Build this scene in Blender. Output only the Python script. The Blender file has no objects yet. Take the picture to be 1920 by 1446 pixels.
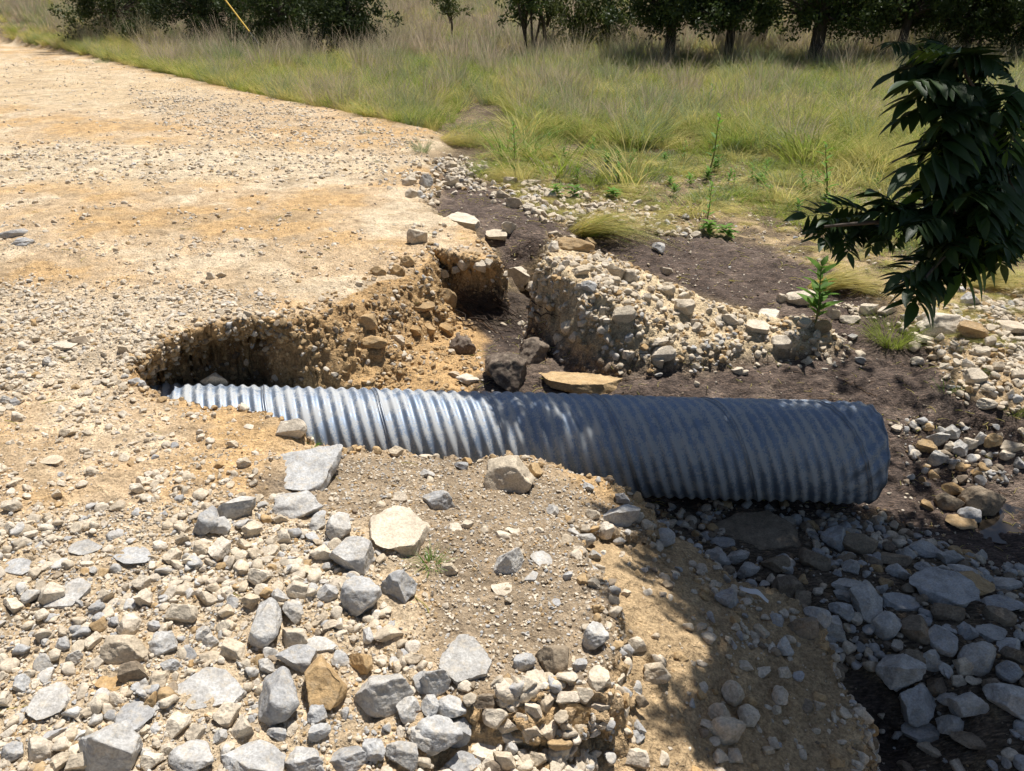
import bpy, bmesh, math, random
import numpy as np
from mathutils import Vector, Matrix

random.seed(7)
rng = np.random.default_rng(11)
scene = bpy.context.scene
col = scene.collection

# ------------------------------------------------------------------ camera
CAM_H, PITCH, F = 1.75, math.radians(27.5), 1397.0      # focal length in photo pixels (1920 wide)
cam_d = bpy.data.cameras.new('camera'); cam = bpy.data.objects.new('camera', cam_d); col.objects.link(cam)
cam.location = (0, 0, CAM_H); cam.rotation_euler = (math.radians(90) - PITCH, 0, 0)
cam_d.sensor_width = 36; cam_d.lens = 36 * F / 1920; cam_d.clip_start = .05; cam_d.clip_end = 2000
scene.camera = cam

# ------------------------------------------------------------------ light
SUN_EL, SUN_AZ = math.radians(67), math.atan2(.48, .88)     # sun beyond the pipe, to the right
SUN = np.array([math.sin(SUN_AZ) * math.cos(SUN_EL), math.cos(SUN_AZ) * math.cos(SUN_EL), math.sin(SUN_EL)])
world = bpy.data.worlds.new('World'); scene.world = world; world.use_nodes = True
wn = world.node_tree.nodes; wl = world.node_tree.links
sky = wn.new('ShaderNodeTexSky'); sky.sky_type = 'NISHITA'; sky.sun_disc = False
sky.sun_elevation = SUN_EL; sky.sun_rotation = SUN_AZ
bg = wn['Background']; bg.inputs['Strength'].default_value = .058
wl.new(sky.outputs[0], bg.inputs[0])
sd_ = bpy.data.lights.new('sun', 'SUN'); sd_.energy = 5.0; sd_.angle = math.radians(.53); sd_.color = (1, .965, .91)
sun = bpy.data.objects.new('sun', sd_); col.objects.link(sun)
sun.rotation_euler = Vector(-SUN).to_track_quat('-Z', 'Y').to_euler(); sun.location = (4, 5, 12)
vs = scene.view_settings; vs.view_transform = 'Standard'; vs.look = 'None'; vs.gamma = 1; vs.exposure = .3
vs.use_curve_mapping = False
cy = scene.cycles; cy.use_adaptive_sampling = True; cy.adaptive_threshold = .028; cy.adaptive_min_samples = 16; cy.max_bounces = 4; cy.diffuse_bounces = 2; cy.glossy_bounces = 3; cy.transmission_bounces = 4; cy.transparent_max_bounces = 6; cy.caustics_reflective = False; cy.caustics_refractive = False

# ------------------------------------------------------------------ helpers
CP, SP = math.cos(PITCH), math.sin(PITCH)
def ray(px, py):
    dx = (np.asarray(px, float) - 960) / F; dy = (723 - np.asarray(py, float)) / F
    return np.stack([dx + 0 * dy, CP + dy * SP + 0 * dx, -SP + dy * CP + 0 * dx], -1)
def W(px, py, z):                                        # the point at height z seen at a photo pixel
    d = ray(px, py); t = (z - CAM_H) / d[..., 2]
    return np.stack([d[..., 0] * t, d[..., 1] * t, 0 * t + z], -1)
def WD(px, py, depth):                                   # the point at a given depth along the view axis
    return ray(px, py) * depth + np.array([0, 0, CAM_H])
def project(x, y, z):
    zc = y * CP - (z - CAM_H) * SP; up = y * SP + (z - CAM_H) * CP
    zc = np.maximum(zc, .05)
    return 960 + F * x / zc, 723 - F * up / zc, zc
def sstep(a, b, x):
    t = np.clip((x - a) / (b - a), 0, 1); return t * t * (3 - 2 * t)

PERM = np.concatenate([np.random.default_rng(3).permutation(256)] * 3)
GRAD = np.random.default_rng(4).normal(size=(256, 3)); GRAD /= np.linalg.norm(GRAD, axis=1)[:, None]
def noise3(x, y, z):
    x, y, z = np.broadcast_arrays(np.asarray(x, float), np.asarray(y, float), np.asarray(z, float))
    xi, yi, zi = np.floor(x).astype(int), np.floor(y).astype(int), np.floor(z).astype(int)
    xf, yf, zf = x - xi, y - yi, z - zi
    u, v, w = (a * a * a * (a * (a * 6 - 15) + 10) for a in (xf, yf, zf))
    out = 0
    for i in (0, 1):
        for j in (0, 1):
            for k in (0, 1):
                h = PERM[PERM[PERM[(xi + i) & 255] + ((yi + j) & 255)] + ((zi + k) & 255)]
                g = GRAD[h]
                d = g[..., 0] * (xf - i) + g[..., 1] * (yf - j) + g[..., 2] * (zf - k)
                out = out + d * (u if i else 1 - u) * (v if j else 1 - v) * (w if k else 1 - w)
    return out * 1.5
def fbm(x, y, z, f, octs, gain=.5):
    a, s = 1, 0
    for o in range(octs):
        s = s + a * noise3(x * f + 7.1 * o, y * f - 3.3 * o, z * f + 1.7 * o); f *= 2.03; a *= gain
    return s
def sdpoly(x, y, P):
    """signed distance to a polygon, positive inside; also the index position along the outline"""
    P = np.asarray(P, float)[:, :2]; n = len(P)
    best = np.full(x.shape, 1e18); par = np.zeros(x.shape); inside = np.zeros(x.shape, bool)
    for i in range(n):
        a, b = P[i], P[(i + 1) % n]; e = b - a
        L2 = max(e @ e, 1e-12)
        t = np.clip(((x - a[0]) * e[0] + (y - a[1]) * e[1]) / L2, 0, 1)
        d = (x - a[0] - t * e[0]) ** 2 + (y - a[1] - t * e[1]) ** 2
        m = d < best; best = np.where(m, d, best); par = np.where(m, i + t, par)
        c = ((a[1] > y) != (b[1] > y)); c &= x < (b[0] - a[0]) * (y - a[1]) / (b[1] - a[1] + 1e-15) + a[0]
        inside ^= c
    return np.where(inside, 1, -1) * np.sqrt(best), par
def rbf(C, smooth=.02):
    C = np.asarray(C, float); n = len(C)
    D = np.linalg.norm(C[:, None, :2] - C[None, :, :2], axis=2)
    A = np.zeros((n + 3, n + 3)); A[:n, :n] = D - smooth * np.eye(n)
    A[:n, n] = 1; A[:n, n + 1:] = C[:, :2]; A[n, :n] = 1; A[n + 1:, :n] = C[:, :2].T
    w = np.linalg.solve(A, np.concatenate([C[:, 2], [0, 0, 0]]))
    def f(x, y):
        s = w[n] + w[n + 1] * x + w[n + 2] * y
        for i in range(n): s = s + w[i] * np.hypot(x - C[i, 0], y - C[i, 1])
        return s
    return f
def pw(lst): return [tuple(W(a, b, c)) for a, b, c in lst]

def tag(o, label=None, cat=None, group=None, kind=None):
    if label: o['label'] = label
    if cat: o['category'] = cat
    if group: o['group'] = group
    if kind: o['kind'] = kind
    return o
def link(name, me, parent=None, mats=()):
    for m in mats: me.materials.append(m)
    o = bpy.data.objects.new(name, me); col.objects.link(o)
    if parent: o.parent = parent
    return o
def empty(name, loc=(0, 0, 0)):
    o = bpy.data.objects.new(name, None); col.objects.link(o); o.location = loc; o.empty_display_size = .1
    return o
def mesh_np(name, V, Q, smooth=True):
    """mesh from numpy; Q is an (n,3) or (n,4) index array"""
    me = bpy.data.meshes.new(name); V = np.ascontiguousarray(V, np.float32); Q = np.ascontiguousarray(Q, np.int32)
    k = Q.shape[1]; n = len(Q)
    me.vertices.add(len(V)); me.vertices.foreach_set('co', V.ravel())
    me.loops.add(n * k); me.loops.foreach_set('vertex_index', Q.ravel())
    me.polygons.add(n); me.polygons.foreach_set('loop_start', np.arange(0, n * k, k, dtype=np.int32))
    me.polygons.foreach_set('use_smooth', np.full(n, smooth))
    me.update(calc_edges=True); me.validate()
    return me

# ------------------------------------------------------------------ materials
def mat(name):
    m = bpy.data.materials.new(name); m.use_nodes = True
    nt = m.node_tree; b = nt.nodes['Principled BSDF']; b.inputs['Roughness'].default_value = .9
    b.inputs['Specular IOR Level'].default_value = .25
    return m, nt, nt.nodes, nt.links, b
def nnoise(nt, scale, detail=6, rough=.6, vec=None, kind='ShaderNodeTexNoise'):
    n = nt.nodes.new(kind); n.inputs['Scale'].default_value = scale
    if 'Detail' in n.inputs: n.inputs['Detail'].default_value = detail
    if 'Roughness' in n.inputs: n.inputs['Roughness'].default_value = rough
    if vec: nt.links.new(vec, n.inputs['Vector'])
    return n
def ramp(nt, fac, stops):
    r = nt.nodes.new('ShaderNodeValToRGB'); e = r.color_ramp.elements
    while len(e) < len(stops): e.new(.5)
    for el, (p, c) in zip(e, stops): el.position = p; el.color = (*c, 1) if len(c) == 3 else c
    nt.links.new(fac, r.inputs[0]); return r
def mixc(nt, fac, a, b, mode='MIX'):
    m = nt.nodes.new('ShaderNodeMix'); m.data_type = 'RGBA'; m.blend_type = mode
    for s, v in ((m.inputs[0], fac), (m.inputs[6], a), (m.inputs[7], b)):
        if isinstance(v, (int, float)): s.default_value = v
        elif isinstance(v, tuple): s.default_value = (*v, 1)
        else: nt.links.new(v, s)
    return m.outputs[2]
def bump(nt, h, strength, dist, normal=None):
    b = nt.nodes.new('ShaderNodeBump'); b.inputs['Strength'].default_value = strength; b.inputs['Distance'].default_value = dist
    nt.links.new(h, b.inputs['Height'])
    if normal: nt.links.new(normal, b.inputs['Normal'])
    return b.outputs[0]

def madd(nt, a, mul, add):
    m = nt.nodes.new('ShaderNodeMath'); m.operation = 'MULTIPLY_ADD'; nt.links.new(a, m.inputs[0]); m.inputs[1].default_value = mul
    if isinstance(add, (int, float)): m.inputs[2].default_value = add
    else: nt.links.new(add, m.inputs[2])
    return m.outputs[0]
def ground_material():
    m, nt, N, L, b = mat('earth')
    pos = N.new('ShaderNodeNewGeometry').outputs['Position']
    at = N.new('ShaderNodeAttribute'); at.attribute_name = 'soil'
    n1 = nnoise(nt, 11, 3, .75, pos); n2 = nnoise(nt, 75, 2, .75, pos)
    v1 = nnoise(nt, 60, vec=pos, kind='ShaderNodeTexVoronoi')
    r1 = ramp(nt, n1.outputs[0], [(.3, (.68, .66, .64)), (.7, (1.25, 1.23, 1.2))])
    r2 = ramp(nt, n2.outputs[0], [(.3, (.62, .6, .58)), (.7, (1.3, 1.3, 1.3))])
    c = mixc(nt, 1.0, at.outputs['Color'], r1.outputs[0], 'MULTIPLY')
    bw = N.new('ShaderNodeRGBToBW'); L.new(at.outputs['Color'], bw.inputs[0])
    gm = ramp(nt, bw.outputs[0], [(.10, (.35, .35, .35)), (.24, (1, 1, 1))])
    c = mixc(nt, gm.outputs[0], c, mixc(nt, 1.0, c, r2.outputs[0], 'MULTIPLY'))
    rv = ramp(nt, v1.outputs['Color'], [(.15, (.7, .67, .64)), (.55, (1, 1, 1)), (.85, (1.4, 1.4, 1.4))])
    c = mixc(nt, madd(nt, gm.outputs[0], .8, 0.), c, rv.outputs[0], 'MULTIPLY')
    # matted root fibres on the dark soil
    fm = ramp(nt, bw.outputs[0], [(.14, (1, 1, 1)), (.24, (0, 0, 0))])
    mp = N.new('ShaderNodeMapping'); mp.inputs['Rotation'].default_value = (0, 0, .5); mp.inputs['Scale'].default_value = (16, 95, 50); L.new(pos, mp.inputs[0])
    fn = nnoise(nt, 1, 2, .75, mp.outputs[0])
    fr = ramp(nt, fn.outputs[0], [(.3, (.45, .43, .42)), (.52, (1, 1, 1)), (.72, (2.3, 2.15, 1.95))])
    c = mixc(nt, fm.outputs[0], c, mixc(nt, 1.0, c, fr.outputs[0], 'MULTIPLY'))
    L.new(c, b.inputs['Base Color'])
    h = madd(nt, n2.outputs[0], .9, 0.); h = madd(nt, v1.outputs['Distance'], -.5, h); h = madd(nt, n1.outputs[0], 2.6, h)
    L.new(bump(nt, h, .9, .011), b.inputs['Normal']); b.inputs['Roughness'].default_value = .95
    return m
def rock_material(name, stops, vein=.3):
    m, nt, N, L, b = mat(name)
    pos = N.new('ShaderNodeNewGeometry').outputs['Position']; oi = N.new('ShaderNodeObjectInfo')
    r = ramp(nt, oi.outputs['Random'], stops)
    n1 = nnoise(nt, 16, 2, .65, pos); n2 = nnoise(nt, 110, 1, .75, pos); n3 = nnoise(nt, 34, 3, .75, pos)
    a = ramp(nt, n1.outputs[0], [(.3, (.74, .72, .70)), (.68, (1.15, 1.14, 1.12))])
    d = ramp(nt, n2.outputs[0], [(.3, (.78, .77, .76)), (.7, (1.16, 1.16, 1.16))])
    c = mixc(nt, 1, r.outputs[0], a.outputs[0], 'MULTIPLY'); c = mixc(nt, 1, c, d.outputs[0], 'MULTIPLY')
    dust = ramp(nt, n3.outputs[0], [(.5, (0, 0, 0)), (.66, (1, 1, 1))])
    c = mixc(nt, madd(nt, dust.outputs[0], vein, 0.), c, (.56, .47, .34))
    L.new(c, b.inputs['Base Color'])
    h = madd(nt, n2.outputs[0], .35, n3.outputs[0])
    L.new(bump(nt, h, .6, .008), b.inputs['Normal'])
    return m
M_EARTH = ground_material()
M_GREY = rock_material('grey_limestone', [(0, (.37, .37, .37)), (.4, (.46, .46, .455)), (.75, (.53, .51, .475)), (1, (.42, .41, .39))], .42)
M_CREAM = rock_material('cream_limestone', [(0, (.58, .50, .385)), (.4, (.65, .575, .465)), (.75, (.54, .45, .33)), (1, (.70, .63, .53))], .2)
M_TAN = rock_material('ochre_stone', [(0, (.46, .30, .14)), (.5, (.52, .37, .20)), (1, (.40, .28, .15))], .25)
M_BROWN = rock_material('brown_stone', [(0, (.24, .19, .14)), (.5, (.30, .24, .17)), (1, (.20, .16, .12))], .25)
M_CLOD = rock_material('dark_soil_clod', [(0, (.15, .115, .09)), (1, (.20, .16, .125))], .3)
RM = {'g': M_GREY, 'c': M_CREAM, 't': M_TAN, 'b': M_BROWN, 'k': M_CLOD}

# ------------------------------------------------------------------ terrain heights
# low ground: stream bed, gully, dark soil, field.  (photo x, photo y, height)
LOW = pw([
    (820, 690, -.52), (860, 600, -.52), (780, 660, -.52), (930, 560, -.48), (985, 595, -1.0), (965, 580, -.85), (1010, 610, -.95), (960, 650, -.66), (900, 700, -.55), (1000, 690, -.55),
    (870, 520, -.36), (960, 500, -.36), (930, 430, -.32), (1000, 440, -.33), (880, 380, -.25), (960, 370, -.3), (1100, 400, -.33),
    (1200, 470, -.38), (1350, 520, -.44), (1450, 560, -.48), (1300, 420, -.35), (1600, 470, -.42), (1550, 560, -.48), (1650, 590, -.5),
    (1280, 700, -.6), (1400, 690, -.62), (1550, 690, -.64), (1200, 725, -.6), (1500, 735, -.7), (1650, 740, -.74), (1700, 690, -.68),
    (1720, 800, -.9), (1700, 880, -1.02), (1750, 760, -.72), (1840, 770, -.74), (1915, 790, -.76), (1820, 850, -1.0), (1900, 850, -1.0),
    (1800, 620, -.5), (1900, 600, -.48), (1900, 700, -.6), (1800, 690, -.6),
    (1780, 930, -1.08), (1860, 980, -1.12), (1915, 960, -1.12), (1915, 1060, -1.08), (1800, 1020, -1.06),
    (1300, 955, -1.0), (1450, 955, -1.03), (1600, 955, -1.05), (1400, 1040, -.98), (1550, 1050, -1.0), (1700, 1060, -1.0), (1800, 1130, -.98),
    (1600, 1150, -.96), (1750, 1200, -.96), (1900, 1200, -.98), (1680, 1300, -1.08), (1850, 1320, -1.05), (1645, 1340, -1.25), (1655, 1420, -1.45), (1740, 1440, -1.3), (1900, 1430, -1.1),
    (800, 300, -.14), (900, 310, -.25), (1000, 300, -.3), (1100, 310, -.33), (1300, 320, -.34), (1500, 380, -.38), (1700, 380, -.38), (1900, 450, -.4),
    (900, 230, -.3), (1100, 230, -.3), (1400, 240, -.28), (1800, 260, -.28), (600, 175, -.15), (750, 210, -.2)]) + [
    (-1.6, 4.2, -.55), (-.9, 4.1, -.6), (-.4, 4.1, -.6), (-1.6, 3.8, -.95), (0, 3.8, -.98), (1, 3.8, -1.02), (2, 3.8, -1.06), (-2.6, 3.8, -.9), (-1, 3.2, -.95), (0, 3.0, -.95),
    (-3, 2, -.8), (0, 1, -.8), (2.5, 1, -1.2), (2.5, 0, -1.2), (-3, -3, -.8), (3, -4, -1.2), (5, 2, -1.1), (6, 5, -.7), (8, 8, -.5),
    (-4, 14, -.1), (0, 16, -.25), (6, 14, -.25), (12, 14, -.25), (-12, 25, .05), (0, 24, .05), (12, 24, .1), (25, 24, .1), (-25, 40, .6), (0, 38, .9), (25, 40, 1.0)]
ROAD = [  # outline of the road fill: (photo x, photo y, height of the lip, width of its bank)
    (-1500, 70, .1, .8), (-300, 60, .05, .8), (0, 80, 0, .8), (160, 110, 0, .8), (370, 155, 0, .8), (500, 185, -.02, .8), (690, 220, -.04, .7), (790, 242, -.06, .6),
    (800, 262, -.08, .5), (765, 290, -.08, .5), (785, 335, -.1, .4), (775, 372, -.1, .3), (800, 395, -.1, .25), (868, 428, -.1, .2), (922, 466, -.11, .12), (930, 487, -.1, .12),
    (870, 478, -.08, .12), (806, 462, -.06, .12), (800, 482, -.08, .15), (775, 505, -.1, .4), (700, 520, -.08, .55), (640, 555, -.05, .6), (580, 585, -.04, .45), (520, 601, -.02, .2),
    (480, 597, .0, .13), (380, 607, 0, .12), (295, 648, 0, .12), (255, 690, -.02, .12), (262, 722, -.07, .08), (300, 752, -.13, .1), (380, 764, -.12, .06), (470, 764, -.08, .05),
    (505, 772, -.06, .05), (540, 795, -.06, .05), (575, 802, -.07, .06), (592, 838, -.15, .08), (650, 848, -.22, .08), (720, 848, -.27, .08), (860, 860, -.3, .08), (950, 850, -.31, .08),
    (1000, 862, -.33, .08), (1080, 888, -.37, .08), (1160, 908, -.44, .08), (1208, 940, -.5, .08), (1228, 985, -.52, .07), (1190, 1000, -.47, .07), (1120, 985, -.36, .06), (1075, 1000, -.27, .06),
    (1090, 1060, -.22, .09), (1110, 1100, -.2, .09), (1120, 1160, -.2, .09), (1140, 1220, -.2, .1), (1115, 1272, -.18, .11), (1000, 1292, -.16, .11), (900, 1292, -.15, .11), (840, 1296, -.15, .11),
    (770, 1335, -.16, .1), (720, 1400, -.18, .15), (640, 1520, -.18, .2), (640, 2200, -.2, .3)]
ROAD_XY = [tuple(W(a, b, c)[:2]) for a, b, c, w in ROAD] + [(-.3, -1.5), (-.5, -9), (-60, -9), (-70, 40)]
ROAD_W = [r[3] for r in ROAD] + [.5] * 4
ROAD_Z = rbf(pw([r[:3] for r in ROAD]) + pw([(0, 1400, -.1), (400, 1300, -.1), (0, 1000, 0), (0, 600, 0), (300, 300, .02), (600, 1000, -.1), (800, 1000, -.14), (1000, 1000, -.22),
             (1000, 1150, -.19), (250, 450, .03), (600, 400, 0), (200, 850, -.02), (480, 880, -.06), (600, 1200, -.12), (900, 1250, -.15)]) + [(-20, 10, .1), (-60, 40, .4), (-20, -9, 0), (-3, -5, -.1)], .05)
BANK = [(1050, 955, -.42, .1), (1215, 985, -.6, .1), (1262, 1035, -.62, .3), (1330, 1075, -.62, .34), (1405, 1105, -.62, .32), (1490, 1150, -.64, .3), (1535, 1235, -.64, .28), (1590, 1300, -.66, .24), (1590, 1446, -.68, .22),
        (1640, 1800, -.75, .1), (640, 2000, -.42, .1), (640, 1500, -.3, .1), (760, 1330, -.24, .1), (1000, 1250, -.26, .1)]
BANK_XY = [tuple(W(a, b, c)[:2]) for a, b, c, w in BANK]
BANK_W = [b[3] for b in BANK]
BANK_Z = rbf(pw([b[:3] for b in BANK]) + pw([(1150, 1050, -.4), (1200, 1100, -.42), (1250, 1300, -.48), (1150, 1400, -.4), (1400, 1250, -.58), (1000, 1400, -.3), (850, 1400, -.26), (1450, 1400, -.64)]), .05)
MOUND = [(1040, 447, .08, .06), (1110, 466, .04, .15), (1190, 502, -.07, .22), (1300, 550, -.24, .25), (1400, 582, -.35, .2), (1545, 612, -.45, .15), (1560, 630, -.5, .15), (1400, 640, -.5, .2), (1290, 640, -.44, .28),
         (1180, 585, -.22, .34), (1110, 545, -.08, .3), (1060, 512, .0, .22), (1010, 492, .02, .12)]
MOUND_XY = [tuple(W(a, b, c)[:2]) for a, b, c, w in MOUND]
MOUND_W = [b[3] for b in MOUND]
MOUND_Z = rbf(pw([b[:3] for b in MOUND]) + pw([(1080, 490, .04)]), .05)
LOW_Z = rbf(LOW, .08)

def par_w(par, ws):
    n = len(ws); i = np.floor(par).astype(int) % n; t = par - np.floor(par); ws = np.asarray(ws)
    return ws[i] * (1 - t) + ws[(i + 1) % n] * t

rows = [-8, -5, -3, -1.5, -.5, 0, .3, .55, .75]
y = .85
while y < 420:
    rows.append(y)
    y += .0085 if y < 2.5 else .0085 + (y - 2.5) * .0032 if y < 6 else .0197 + (y - 6) * .006 if y < 12 else .055 + (y - 12) * .035
rows = np.array(rows)
def fanw(Y): return .86 * np.maximum(Y, .8) + 1.3
ucol = np.concatenate([-(1 + (np.linspace(1, 0, 26)[:-1] ** 2) * 5), np.linspace(-1, 1, 700), 1 + (np.linspace(0, 1, 26)[1:] ** 2) * 5])
GY, GU = np.meshgrid(rows, ucol, indexing='ij'); GX = GU * fanw(GY)
def heights(x, y):
    jx = x + .05 * fbm(x, y, 0, 2.2, 3) + .03 * fbm(x, y, 9, 9, 3, .6); jy = y + .05 * fbm(x, y, 5, 2.2, 3) + .03 * fbm(x, y, 14, 9, 3, .6)
    far = np.maximum(y - 30, 0)
    low = LOW_Z(x, np.minimum(y, 42) + 0) * (1 - sstep(38, 60, y))
    low = low + sstep(30, 60, y) * (.8 + .05 * far + .6 * noise3(x * .03, y * .03, 0))
    low = np.where(np.abs(x) > 30, np.where(y < 30, np.clip(low, -1.2, 1), low), low)
    h = low
    sm, pm = sdpoly(jx, jy, MOUND_XY); wm = par_w(pm, MOUND_W); tm = sstep(-1, 0, sm / wm)
    h = h * (1 - tm) + np.maximum(MOUND_Z(x, y), h) * tm
    sb, pb = sdpoly(jx + .08 * fbm(x, y, 21, 4, 3, .6), jy + .08 * fbm(x, y, 27, 4, 3, .6), BANK_XY); wb = par_w(pb, BANK_W); tb = sstep(-1, 0, sb / wb)
    h = h * (1 - tb) + BANK_Z(x, y) * tb
    sr, pr = sdpoly(jx, jy, ROAD_XY); wr = par_w(pr, ROAD_W); tr = sstep(-1, 0, sr / wr)
    zr = np.clip(ROAD_Z(x, y), -.6, 1.2)
    h = h * (1 - tr) + zr * tr
    return h, sm, tm, sb, tb, sr, tr, pr
GZ, SM, TM, SB, TB, SR, TR, PR = heights(GX, GY)
# undercut below the lip of the washed-out hole: pull the foot of the wall back under the road
near_cave = (PR > 22.6) & (PR < 27.6)
drop = np.clip(-.0 - GZ, 0, 1)
env = sstep(22.6, 23.6, PR) * (1 - sstep(26.8, 27.6, PR))
amt = np.where(near_cave & (SR < .0), .27 * env * sstep(.03, .24, drop) * np.exp(-(SR / .4) ** 2), 0)
GX2 = GX - amt * .55; GY2 = GY + amt * .85; GZ2 = GZ.copy()
# also under the front edge of the road crust and the block beside the pipe
for lo, hi, a in ((14.2, 17.2, .1), (43.2, 47.2, .12)):
    e = sstep(lo, lo + .5, PR) * (1 - sstep(hi - .5, hi, PR))
    am = np.where(SR < 0, a * e * sstep(.03, .15, ROAD_Z(GX, GY) - GZ) * np.exp(-(SR / .2) ** 2), 0)
    GY2 = GY2 + am
# normals, then lumps along the normal
def grid_normals(X, Y, Z):
    P = np.stack([X, Y, Z], -1)
    du = np.gradient(P, axis=1); dv = np.gradient(P, axis=0)
    n = np.cross(du, dv); return n / np.maximum(np.linalg.norm(n, axis=2)[..., None], 1e-9)
NRM = grid_normals(GX2, GY2, GZ2)
steep = sstep(.93, .6, NRM[..., 2])
PXg, PYg, ZC = project(GX2, GY2, GZ2)
nearm = (GY < 14)
def on(mask, fn):
    out = np.zeros(mask.shape); out[mask] = fn(GX2[mask], GY2[mask], GZ2[mask]); return out
big = fbm(GX2, GY2, GZ2, 1.1, 3)
mid = on(nearm, lambda x, y, z: fbm(x, y, z, 6, 3))
fine = on(nearm, lambda x, y, z: fbm(x, y, z, 22, 3, .6))
strata = on(nearm & (steep > .02), lambda x, y, z: noise3(x * 5, y * 5, z * 24) + .5 * noise3(x * 14, y * 14, z * 30))
ridg = on(nearm & (steep > .02), lambda x, y, z: 1 - 2 * np.abs(fbm(x, y, z * 1.6, 9, 4, .6)))
fade = 1 - sstep(12, 30, GY)
darkm = 1 - np.clip(TR + TB + TM, 0, 1)
disp = .022 * big * (.4 + .6 * fade) + .017 * mid * (1 + .5 * darkm) + .009 * fine * (1 + .8 * steep) + (.018 * ridg + .03 * strata) * steep * (TR + TM + TB > .02)
GX3 = GX2 + NRM[..., 0] * disp; GY3 = GY2 + NRM[..., 1] * disp; GZ3 = GZ2 + NRM[..., 2] * disp
NRM = grid_normals(GX3, GY3, GZ3)
def Hxy(x, y):
    r = np.interp(y, rows, np.arange(len(rows))); c = np.interp(x / fanw(y), ucol, np.arange(len(ucol)))
    r0 = np.clip(np.floor(r).astype(int), 0, len(rows) - 2); c0 = np.clip(np.floor(c).astype(int), 0, len(ucol) - 2)
    a, b = r - r0, c - c0
    return (GZ3[r0, c0] * (1 - a) * (1 - b) + GZ3[r0 + 1, c0] * a * (1 - b) + GZ3[r0, c0 + 1] * (1 - a) * b + GZ3[r0 + 1, c0 + 1] * a * b)
TS = np.concatenate([np.arange(.9, 9, .006), np.arange(9, 60, .06)])
def hit(px, py, lift=0.):
    d = ray(px, py); x, y, z = d[0] * TS, d[1] * TS, CAM_H + d[2] * TS
    below = z < Hxy(x, y) + lift
    i = int(np.argmax(below)) if below.any() else len(TS) - 1
    return np.array([x[i], y[i], z[i]]), TS[i]

# ------------------------------------------------------------------ soil colours
PXg, PYg, ZC = project(GX3, GY3, GZ3)
wob = 22 * fbm(GX3, GY3, GZ3, 1.6, 4, .6)
def zone(poly, soft):
    s, _ = sdpoly(PXg + wob, PYg + .5 * wob, poly); return sstep(-soft, soft, s)
n_lo = fbm(GX3, GY3, GZ3, .7, 4, .6); n_md = fbm(GX3, GY3, GZ3, 3.1, 4, .6)
def mixg(c, k, m): return c * (1 - m[..., None]) + np.array(k) * m[..., None]
C = np.zeros(GX.shape + (3,)) + np.array((.15, .115, .075))                     # field soil with thatch
C = mixg(C, (.24, .19, .10), sstep(-.2, .5, n_md) * .7)
straw = zone([(900, 300), (1500, 330), (1920, 400), (1920, 760), (1720, 600), (1500, 500), (1300, 430), (1050, 440), (850, 330)], 25)
C = mixg(C, (.36, .27, .16), straw * sstep(-.3, .4, n_md + .2 * n_lo) * .8)
C = mixg(C, (.17, .13, .09), zone([(880, 240), (1300, 275), (1990, 350), (1990, 470), (1500, 400), (1300, 370), (1000, 320)], 30) * sstep(-.3, .3, n_lo + n_md) * .8)
dark = zone([(790, 335), (870, 322), (1000, 400), (1070, 430), (1300, 432), (1420, 460), (1560, 510), (1620, 560), (1730, 640), (1790, 740), (1930, 780), (1990, 1120), (1760, 1040), (1660, 960), (1180, 970), (1190, 700), (1250, 690),
             (1540, 640), (1480, 600), (1290, 545), (1100, 460), (1030, 440), (1000, 480), (945, 520), (925, 465), (870, 415), (800, 390)], 10)
dark = np.maximum(dark, zone([(880, 640), (990, 590), (1060, 640), (1200, 690), (1210, 750), (870, 750)], 10) * .9)
dark = np.maximum(dark, zone([(1030, 300), (1160, 300), (1180, 345), (1060, 340)], 14) * .8)
dark = np.maximum(dark, zone([(850, 180), (930, 180), (960, 225), (880, 215)], 14) * .7)
C = mixg(C, (.40, .30, .18), zone([(1640, 520), (1930, 500), (1930, 780), (1800, 740), (1720, 620)], 18))
C = mixg(C, (.105, .08, .067), dark)
C = mixg(C, (.165, .13, .105), dark * sstep(.0, .6, n_md) * .6)
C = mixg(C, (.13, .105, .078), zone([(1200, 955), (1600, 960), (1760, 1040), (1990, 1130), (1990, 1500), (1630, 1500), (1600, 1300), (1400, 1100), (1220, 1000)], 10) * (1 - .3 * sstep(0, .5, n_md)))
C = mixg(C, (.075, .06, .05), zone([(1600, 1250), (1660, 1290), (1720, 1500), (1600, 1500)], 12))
C = mixg(C, (.54, .435, .285), TM)                                                  # washed gravel mound
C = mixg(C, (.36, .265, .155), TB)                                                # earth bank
road_c = np.zeros(C.shape) + np.array((.55, .415, .265))
road_c = mixg(road_c, (.50, .335, .165), sstep(-.1, .45, n_lo + .4 * n_md) * .9)
road_c = mixg(road_c, (.60, .50, .36), sstep(.05, .6, -n_lo + .3 * n_md) * .8)
road_c = mixg(road_c, (.60, .51, .38), zone([(-200, 535), (300, 545), (520, 570), (500, 610), (250, 690), (-200, 720)], 25) * .7)
road_c = mixg(road_c, (.60, .51, .37), zone([(-200, 265), (500, 275), (800, 300), (700, 330), (300, 350), (-200, 340)], 20) * .7)
road_c = mixg(road_c, (.56, .45, .30), zone([(-300, 80), (300, 140), (560, 215), (300, 210), (-300, 190)], 20) * .7)
road_c = mixg(road_c, (.40, .30, .185), sstep(.15, .6, fbm(GX3, GY3, GZ3 + 8, 1.9, 4, .6)) * .6)
road_c = mixg(road_c, (.34, .27, .20), zone([(240, 170), (480, 190), (620, 225), (440, 240), (280, 220)], 20) * .45 * sstep(-.3, .4, n_md))
road_c = mixg(road_c, (.325, .255, .175), zone([(480, 900), (640, 850), (950, 850), (1230, 990), (1130, 1300), (830, 1310), (780, 1080), (650, 1000)], 25))
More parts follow.
